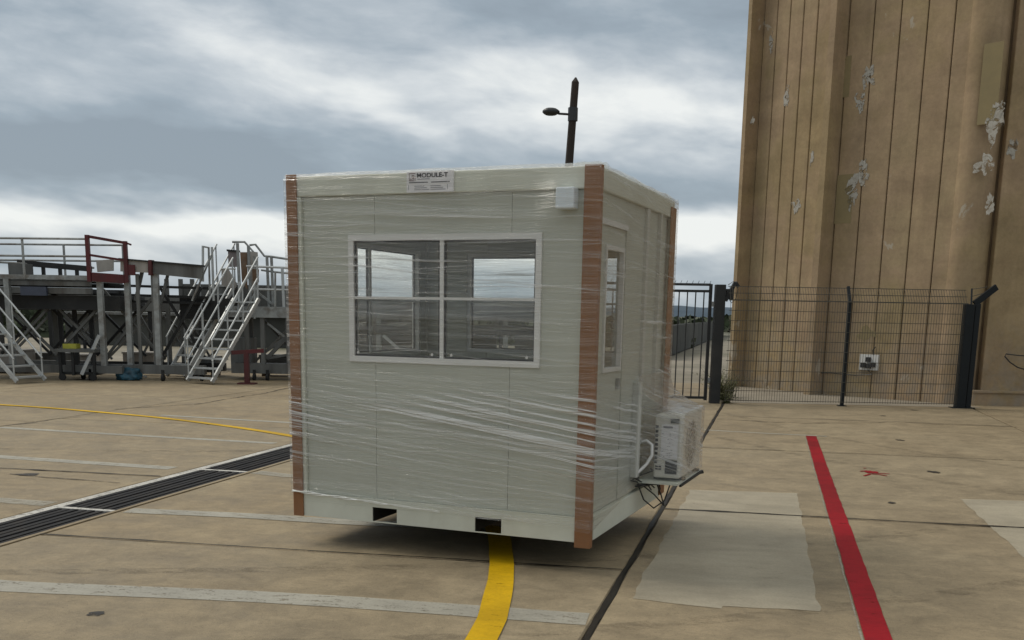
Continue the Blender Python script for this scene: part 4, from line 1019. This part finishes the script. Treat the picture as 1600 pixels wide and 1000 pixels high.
# big platform at the left
pA = thing('service_platform', 'large dark service platform with grey guard rails at the left edge', 'work platform', (-11.5, 25, 0), group='aircraft service platforms')
Y0, Y1 = 24.2, 26.4
for z0, z1, mt, ya in ((2.30, 2.40, M_steel, 0), (2.16, 2.26, M_greybeam, .06), (1.98, 2.12, M_greybeam, .1)):
    m = empty_mb(pA); m.box((-14.2, Y0+ya, z0), (-9.86, Y0+ya+.09, z1)); m.build('edge_beam', mt, pA)
    m = empty_mb(pA); m.box((-14.2, Y1-.1, z0), (-9.86, Y1, z1)); m.build('edge_beam', mt, pA)
m = empty_mb(pA); m.box((-14.2, Y0+.2, 2.263), (-9.86, Y1-.12, 2.295)); m.build('deck', M_greybeam, pA)
m = empty_mb(pA); m.box((-14.2, Y0+.35, 1.62), (-9.3, Y1-.2, 1.95)); m.build('under_box', M_blacksteel, pA)
for k in range(9):
    x = -14+k*.5; m = empty_mb(pA); m.box((x, Y0+.2, 2.0), (x+.06, Y1-.12, 2.10)); m.build('joist', M_blacksteel, pA)
for yy in (Y0, Y1):
    for z in (3.19, 2.80): tb_(pA, 'guard_rail', V(-14.2, yy, z), V(-9.80, yy, z+.03), .05, M_steel, round_=True)
    for x in (-13.1, -11.34, -9.86): tb_(pA, 'rail_post', V(x, yy, 2.3), V(x, yy, 3.2), .06, M_steel, round_=True)
tb_(pA, 'guard_rail', V(-14.2, Y0+.3, 2.77), V(-10.2, Y0+1.2, 2.62), .05, M_steel, round_=True)
# low black sill frame on the deck
for x in (-11.7, -11.3, -10.9, -10.5): tb_(pA, 'sill_post', V(x, Y0+.9, 2.3), V(x, Y0+.9, 2.62), .07, M_blacksteel)
tb_(pA, 'sill_beam', V(-11.9, Y0+.9, 2.70), V(-10.15, Y0+.9, 2.58), .10, M_blacksteel, .13)
m = empty_mb(pA); m.box((-11.85, Y0+.3, 2.31), (-11.45, Y0+.7, 2.66)); m.build('control_box', M_greybeam, pA)
m = empty_mb(pA); m.box((-11.45, Y0-.03, 1.93), (-10.85, Y0+.05, 2.13)); m.build('sign_plate', mat('blue_grey_plate', (.05, .06, .09), .5), pA)
for x in (-11.78, -9.63, -13.4): tb_(pA, 'leg', V(x, Y0+.05, .25), V(x, Y0+.05, 2.3), .12, M_steel)
for x in (-11.6, -9.0, -13.4): tb_(pA, 'leg', V(x, Y1-.1, .25), V(x, Y1-.1, 2.0), .12, M_greybeam)
# scissor frames
def scissor(root, x0, x1, y, z0, z1, n, mt, wd=.058):
    dx = (x1-x0)/n
    for i in range(n):
        a, b_ = x0+i*dx, x0+(i+1)*dx; tb_(root, 'brace', V(a, y, z0), V(b_, y, z1), wd, mt); tb_(root, 'brace', V(a, y+.1, z1), V(b_, y+.1, z0), wd, mt)
scissor(pA, -13.3, -9.8, Y0+.5, .55, 1.75, 3, M_greybeam); scissor(pA, -12.9, -9.3, Y1-.4, .5, 1.75, 3, M_blacksteel)
for yy in (Y0+.05, Y1-.1): m = empty_mb(pA); m.box((-13.6, yy-.08, .16), (-9.2, yy+.08, .34)); m.build('base_beam', M_greybeam, pA)
for x in (-13.3, -9.95): caster(pA, V(x, Y0, 0)); caster(pA, V(x, Y1, 0))
tb_(pA, 'stabiliser', V(-9.66, Y0-.1, 1.05), V(-10.0, Y0-.4, .15), .06, M_alu)
for x in (-11.1, -10.75, -10.35): tb_(pA, 'inner_post', V(x, Y0+1.2, .2), V(x, Y0+1.2, 1.9), .09, M_blacksteel)
# red loading gate at its end
rg = thing('loading_gate', 'dark red steel loading gate at the end of the platform', 'gate', (-9.4, 24.2, 2.27), group=None)
a0, a1 = V(-9.78, 24.05, 0), V(-9.07, 24.45, 0)
for a in (a0, a1): tb_(rg, 'stile', a+V(0, 0, 2.26), a+V(0, 0, 3.30 if a is a0 else 3.20), .085, M_red)
tb_(rg, 'rail', a0+V(0, 0, 3.27), a1+V(0, 0, 3.16), .06, M_red); tb_(rg, 'rail', a0+V(0, 0, 2.86), a1+V(0, 0, 2.76), .05, M_red)
tb_(rg, 'toe_board', a0+V(.045, 0, 2.37), a1+V(-.045, 0, 2.34), .04, M_red, .20)
tb_(rg, 'hook', a1+V(0, 0, 3.17), a1+V(.14, 0, 3.12), .04, M_red)
tb_(rg, 'latch_plate', a1+V(.0, 0, 2.55), a1+V(.20, 0, 2.55), .05, M_red, .24)

# middle platform with a sloping beige fascia
pB = thing('service_platform', 'middle service platform with weathered beige sloping fascia and scissor frame', 'work platform', (-8, 26, 0), group='aircraft service platforms')
def slant(root, name, pts, y0, y1, mt):
    m = empty_mb(root); n = len(pts); vs = [(at(px, py, y0)) for px, py in pts]; vs2 = [V(v.x, y1, v.z) for v in vs]
    m.add(vs+vs2, [tuple(range(n)), tuple(range(2*n-1, n-1, -1))]+[(i, (i+1) % n, n+(i+1) % n, n+i) for i in range(n)]); return m.build(name, mt, root)
slant(pB, 'fascia_board', [(188, 406), (231, 408), (231, 426), (188, 424)], 24.5, 24.58, M_beige)
slant(pB, 'fascia_board', [(237, 409), (316, 416), (316, 436), (237, 428)], 24.5, 24.58, M_greybeam)
slant(pB, 'cap_rail', [(185, 403), (316, 414), (316, 416.5), (185, 405.5)], 24.45, 24.7, M_blacksteel)
slant(pB, 'fascia_board', [(150, 407), (176, 405), (176, 423), (152, 425)], 25.2, 25.28, M_beige)
slant(pB, 'end_bracket', [(231.5, 406), (236.5, 406), (236.5, 430), (231.5, 430)], 24.4, 24.6, M_red)
for px, w_ in ((197, .12), (213, .07), (236, .05), (242, .12)): 
    a = at(px, 428, 24.6); tb_(pB, 'leg', V(a.x, 24.6, .2), V(a.x+.02, 24.6, a.z), w_, M_steel if w_ > .1 else M_greybeam)
for px in (260, 282, 300): a = at(px, 436, 26.3); tb_(pB, 'leg', V(a.x, 26.3, .2), V(a.x, 26.3, a.z), .09, M_greybeam)
xs_ = [at(197, 500, 25).x, at(245, 500, 25).x, at(300, 500, 25).x]
for z in (2.22, 2.0, 1.86): tb_(pB, 'cross_rail', V(xs_[0]-.7, 25.4, z), V(xs_[2]+.3, 25.4, z-.04), .06, M_blacksteel)
scissor(pB, xs_[0]-.5, xs_[1]+.1, 24.9, .5, 2.1, 1, M_greybeam); scissor(pB, xs_[1], xs_[2]+.2, 25.2, .5, 2.2, 1, M_blacksteel); scissor(pB, xs_[0]-.2, xs_[2], 26.4, .4, 1.5, 3, M_greybeam, .05)
tb_(pB, 'brace', at(262, 430, 24.7), at(240, 520, 24.7), .06, M_greybeam); tb_(pB, 'brace', at(222, 425, 24.7), at(212, 470, 24.7), .07, M_greybeam)
m = empty_mb(pB); m.box((xs_[0]-1.0, 24.5, .15), (xs_[2]+.4, 24.7, .36)); m.build('base_beam', M_greybeam, pB)
m = empty_mb(pB); m.box((xs_[0]-1.0, 26.2, .15), (xs_[2]+.4, 26.4, .34)); m.build('base_beam', M_blacksteel, pB)
m = empty_mb(pB); m.box((-8.2, 25.5, 1.45), (-6.9, 26.2, 1.95)); m.build('machine_box', M_blacksteel, pB)
a = gnd(247, 597); caster(pB, V(a.x, 24.3, 0)); caster(pB, V(xs_[0]-.9, 24.5, 0)); caster(pB, V(xs_[2]+.3, 24.6, 0))

# right platform with rails, hopper and panels
pC = thing('service_platform', 'right service platform beside the cabin with light rails and rusty panels', 'work platform', (-5.8, 25.5, 0), group='aircraft service platforms')
Y = 25.2
m = empty_mb(pC); p_, q_ = at(352, 478, Y), at(458, 497, Y); m.box((p_.x, Y, q_.z), (q_.x+1.2, Y+.08, p_.z)); m.build('edge_beam', M_steel, pC)
m = empty_mb(pC); m.box((p_.x, Y+.082, p_.z-.10), (q_.x+1.2, Y+1.7, p_.z-.05)); m.build('deck', M_greybeam, pC)
m = empty_mb(pC); m.box((p_.x-1.5, Y+1.2, 1.75), (q_.x+1.2, Y+1.9, 2.30)); m.build('back_beam', M_greybeam, pC)
dz = p_.z
for pts, w_, mt in [([(385, 416), (441, 418), (470, 420)], .05, M_alu), ([(395, 452), (443, 453), (470, 454)], .045, M_alu), ([(363, 378), (382, 378), (400, 398), (385, 416)], .05, M_steel),
                    ([(390, 383), (399, 382), (413, 400), (424, 401), (470, 408)], .05, M_steel), ([(408, 422), (430, 425), (470, 429)], .045, M_steel)]:
    m = empty_mb(pC); m.tube([at(x, y, Y+.05+(0 if mt is M_alu else .9)) for x, y in pts], w_/2*1.1, 7); m.build('guard_rail', mt, pC)
for px, py, dy, mt in ((441, 418, .05, M_alu), (371, 380, .05, M_steel), (388, 384, .5, M_steel), (397, 400, .5, M_steel), (417, 400, .95, M_steel), (424, 401, .95, M_steel), (455, 419, .05, M_alu)):
    a = at(px, py, Y+dy); tb_(pC, 'rail_post', V(a.x+.02, Y+dy, dz-.05), a, .06, mt, round_=False)
slant(pC, 'side_panel', [(346, 419), (356, 419), (368, 440), (366, 452), (346, 446)], Y+.6, Y+.63, M_beige)
slant(pC, 'side_panel', [(356, 391), (370, 391), (370, 417), (357, 417)], Y+.7, Y+.73, mat('mauve_sheet', (.20, .17, .17), .6, 0, .2, 4))
slant(pC, 'top_bar', [(354, 389.5), (373, 391), (373, 394), (354, 392.5)], Y+.66, Y+.8, M_blacksteel)
slant(pC, 'hopper_panel', [(375, 394), (386, 394), (386, 452), (378, 440)], Y+.5, Y+.55, M_rust)
slant(pC, 'hopper_panel', [(386.5, 392), (402, 394), (404, 440), (390, 466)], Y+.8, Y+.85, M_beige)
slant(pC, 'hopper_panel', [(394, 420), (404, 421), (403, 442), (395, 450)], Y+.45, Y+.5, M_rust)
for px, y2 in ((410, Y+.1), (385, Y+.1), (392, Y+1.0), (450, Y+.1)): a = at(px, 498, y2); tb_(pC, 'leg', V(a.x, y2, .2), V(a.x, y2, dz-.1), .10, M_greybeam)
tb_(pC, 'brace', at(417, 560, Y+.2), at(452, 523, Y+.2), .09, M_greybeam); tb_(pC, 'brace', at(412, 552, Y+.2), at(445, 528, Y+.2), .06, M_greybeam)
tb_(pC, 'brace', at(418, 505, Y+.2), at(452, 532, Y+.2), .05, M_steel); tb_(pC, 'brace', at(400, 455, Y+.9), at(430, 478, Y+.9), .05, M_steel)
tb_(pC, 'brace', at(418, 560, Y+.2), at(462, 552, Y+.2), .06, M_greybeam)
m = empty_mb(pC); a = at(412, 560, Y); b_ = at(440, 588, Y); m.box((a.x-.8, Y, .16), (a.x+1.6, Y+.5, .40)); m.build('base_beam', M_greybeam, pC)
for px in (430, 450): a = gnd(px, 586); caster(pC, V(a.x, Y-.1, 0))
m = empty_mb(pC); m.box((at(350, 560, Y).x, Y+.6, .2), (at(383, 560, Y).x, Y+1.2, 1.0)); m.build('machine_box', M_greybeam, pC)

for k, (pts, w_) in enumerate([([(300, 470), (331, 398)], .045), ([(317, 384), (317, 440)], .06), ([(326, 386), (328, 460)], .05), ([(331, 386), (334, 470)], .06), ([(317, 385), (326, 387)], .04),
                   ([(352, 500), (392, 424)], .045), ([(378, 500), (404, 446)], .045), ([(346, 420), (368, 420)], .04), ([(398, 498), (398, 440)], .05), ([(372, 500), (374, 440)], .05), ([(430, 425), (430, 480)], .05)]):
    m = empty_mb(pC); m.tube([at(x, y, Y-.35+.1*(k % 4)) for x, y in pts], w_/2, 7); m.build('rail_tube', M_alu if k % 2 else M_steel, pC)
# red jack stand
js = thing('jack_stand', 'dark red T-shaped jack stand beneath the right platform', 'jack stand', tuple(gnd(385, 600)))
yy = js.location.y
a = at(385, 552, yy); tb_(js, 'post', V(a.x, yy, 0), V(a.x, yy, a.z), .11, M_red); tb_(js, 'crosshead', at(362, 551, yy), at(412, 548, yy), .07, M_red, .09)
m = empty_mb(js); m.box((a.x-.2, yy-.15, 0), (a.x+.2, yy+.15, .03)); m.build('base_plate', M_red, js)
# lattice conveyor / long beam behind everything
cv = thing('long_gangway', 'long dark gangway with lattice sides running behind the platforms', 'gangway', (-10, 29, 0))
m = empty_mb(cv); m.box((-17.5, 29, 1.60), (2.0, 29.15, 2.05)); m.build('side_beam', M_greybeam, cv)
m = empty_mb(cv); m.box((-17.5, 29.153, 1.58), (2.0, 30.6, 1.70)); m.build('deck', M_blacksteel, cv)
for i in range(14):
    x = -17.2+i*1.4; tb_(cv, 'leg', V(x, 29.1, 0), V(x, 29.1, 1.6), .10, M_blacksteel)
    tb_(cv, 'brace', V(x, 29.3, .2), V(x+1.4 if i < 13 else x+.6, 29.3, 1.55), .06, M_greybeam)
    if i % 2: tb_(cv, 'brace', V(x, 30.3, 1.5), V(x+1.2, 30.3, .2), .06, M_greybeam)
# dark platform added behind the cabin to darken the view through its windows
pD = thing('service_platform', 'dark platform added behind the cabin to darken the view through its windows', 'work platform', (-1.8, 22.5, 0), group='aircraft service platforms')
for z0, z1, mt in ((1.55, 1.68, M_greybeam), (1.25, 1.45, M_blacksteel)):
    m = empty_mb(pD); m.box((-4.2, 22, z0), (1.6, 22.12, z1)); m.build('edge_beam', mt, pD)
m = empty_mb(pD); m.box((-4.2, 22.125, 1.56), (1.6, 23.4, 1.60)); m.build('deck', M_greybeam, pD)
m = empty_mb(pD); m.box((-3.9, 22.3, .35), (-.4, 23.2, 1.22)); m.build('machine_box', M_blacksteel, pD)
m = empty_mb(pD); m.box((.0, 22.3, .30), (1.4, 23.2, 1.22)); m.build('machine_box', M_greybeam, pD)
for x in (-4.1, -2.9, -1.5, -.2, 1.5): tb_(pD, 'leg', V(x, 22.1, .1), V(x, 22.1, 1.56), .10, M_steel)
for x in (-4.1, 1.5): caster(pD, V(x, 22.1, -.0))
tb_(pD, 'brace', V(-2.8, 22.05, 1.2), V(-1.6, 22.05, .2), .06, M_alu); tb_(pD, 'brace', V(-.1, 22.05, .2), V(1.4, 22.05, 1.2), .05, M_alu)
m = empty_mb(pD); m.box((-4.2, 22.15, .16), (1.6, 22.3, .30)); m.build('base_beam', M_greybeam, pD)
# low trolley with posts and yellow stock
tr = thing('flat_trolley', 'low flat trolley with short dark posts between the left platform legs', 'trolley', (-10.3, 23.9, 0))
a, b_ = at(86, 545, 24.0), at(150, 546, 24.0)
m = empty_mb(tr); m.box((a.x, 23.9, a.z-.07), (b_.x, 24.7, a.z)); m.build('deck', M_greybeam, tr)
for px in (92, 112, 145): c = at(px, 546, 23.97); tb_(tr, 'leg', V(c.x, 24.0, .12), V(c.x, 24.0, a.z-.07), .06, M_blacksteel)
for px in (121, 133, 145): c = at(px, 545, 24.5); tb_(tr, 'stake', V(c.x, 24.5, a.z), V(c.x, 24.5, a.z+.20), .06, M_blacksteel)
m = empty_mb(tr); m.box((a.x+.05, 24.05, .13), (b_.x-.05, 24.6, .19)); m.build('lower_shelf', M_blacksteel, tr)
for px in (95, 143): c = at(px, 546, 23.97); m = empty_mb(tr); m.tube([V(c.x, 23.94, .08), V(c.x, 23.99, .08)], .08, 12); m.build('wheel', M_rubber, tr)
for px, py, l_ in ((108, 543, 'left yellow crate on the flat trolley'), (123, 541, 'right yellow crate on the flat trolley')):
    pass
cr = thing('plastic_crate', 'small yellow crate lying on the flat trolley', 'crate', (at(112, 540, 24.3).x, 24.3, a.z+.001)); MB().box((-.16, -.12, 0), (.16, .12, .015)).build('base', M_yellow_box, cr)
for q in (((-.16, -.12, .016), (.16, -.105, .11)), ((-.16, .105, .016), (.16, .12, .11)), ((-.16, -.104, .016), (-.145, .104, .11)), ((.145, -.104, .016), (.16, .104, .11))): MB().box(*q).build('side', M_yellow_box, cr)
# blue tarpaulin bundle with poles
tpc = gnd(204, 594); bm = bmesh.new(); bmesh.ops.create_icosphere(bm, subdivisions=4, radius=1)
for v in bm.verts:
    n_ = noise.noise(v.co*1.7)*.35+abs(noise.noise(v.co*4.5))*.28-abs(noise.noise(v.co*9))*.10; v.co = Vector((v.co.x*.30, v.co.y*.22, max(v.co.z, -.25)*.20))*(1+n_); v.co.z += .07
    if v.co.z < .003: v.co.z = .003
me = bpy.data.meshes.new('tarpaulin'); bm.to_mesh(me); bm.free(); me.shade_smooth(); me.materials.append(M_tarp); o = bpy.data.objects.new('tarpaulin', me); C.objects.link(o); o.location = tpc
tag(o, 'crumpled blue tarpaulin on the ground between the platforms', 'tarpaulin')
for (p1_, p2_), l_ in ((((183, 575), (222, 592)), 'light metal pole sticking out over the blue tarpaulin'), (((212, 583), (229, 591)), 'shorter metal pole lying right of the blue tarpaulin')):
    m = MB(); g2 = gnd(*p2_); g1 = at(p1_[0], p1_[1], g2.y+.6); m.tube([g1, g2+V(0, 0, .03)], .02, 6); tag(m.build('metal_pole', M_alu), l_, 'pole', 'loose metal poles')
# clutter: crates and drums beyond, between the legs
rnd = random.Random(11)
lbls = ['grey wooden crate behind the left stairs', 'dark steel chest under the left platform', 'pale crate behind the blue tarpaulin', 'grey chest under the stairs left of the cabin', 'low dark box beneath the right platform', 'pale box behind the trolley']
for (px, Yc, w_, h_, mt), l_ in zip([(20, 26.5, .9, .55, M_beige), (70, 27.2, 1.2, .45, M_greybeam), (222, 27.4, .8, .5, M_beige), (320, 26.6, .7, .45, M_greybeam), (440, 27.0, 1.0, .5, M_greybeam), (125, 27.8, 1.0, .4, M_beige)], lbls):
    c = at(px, 560, Yc); cr = thing('storage_crate', l_, 'crate', (c.x, Yc, 0))
    MB().box((-w_/2, -.3, .10), (w_/2, .3, h_), .01).build('body', mt, cr); MB().box((-w_/2-.02, -.32, h_+.002), (w_/2+.02, .32, h_+.05), .005).build('lid', mt, cr)
    for x in (-w_/2+.08, w_/2-.08): MB().box((x-.04, -.3, 0), (x+.04, .3, .098)).build('skid', M_timber, cr)
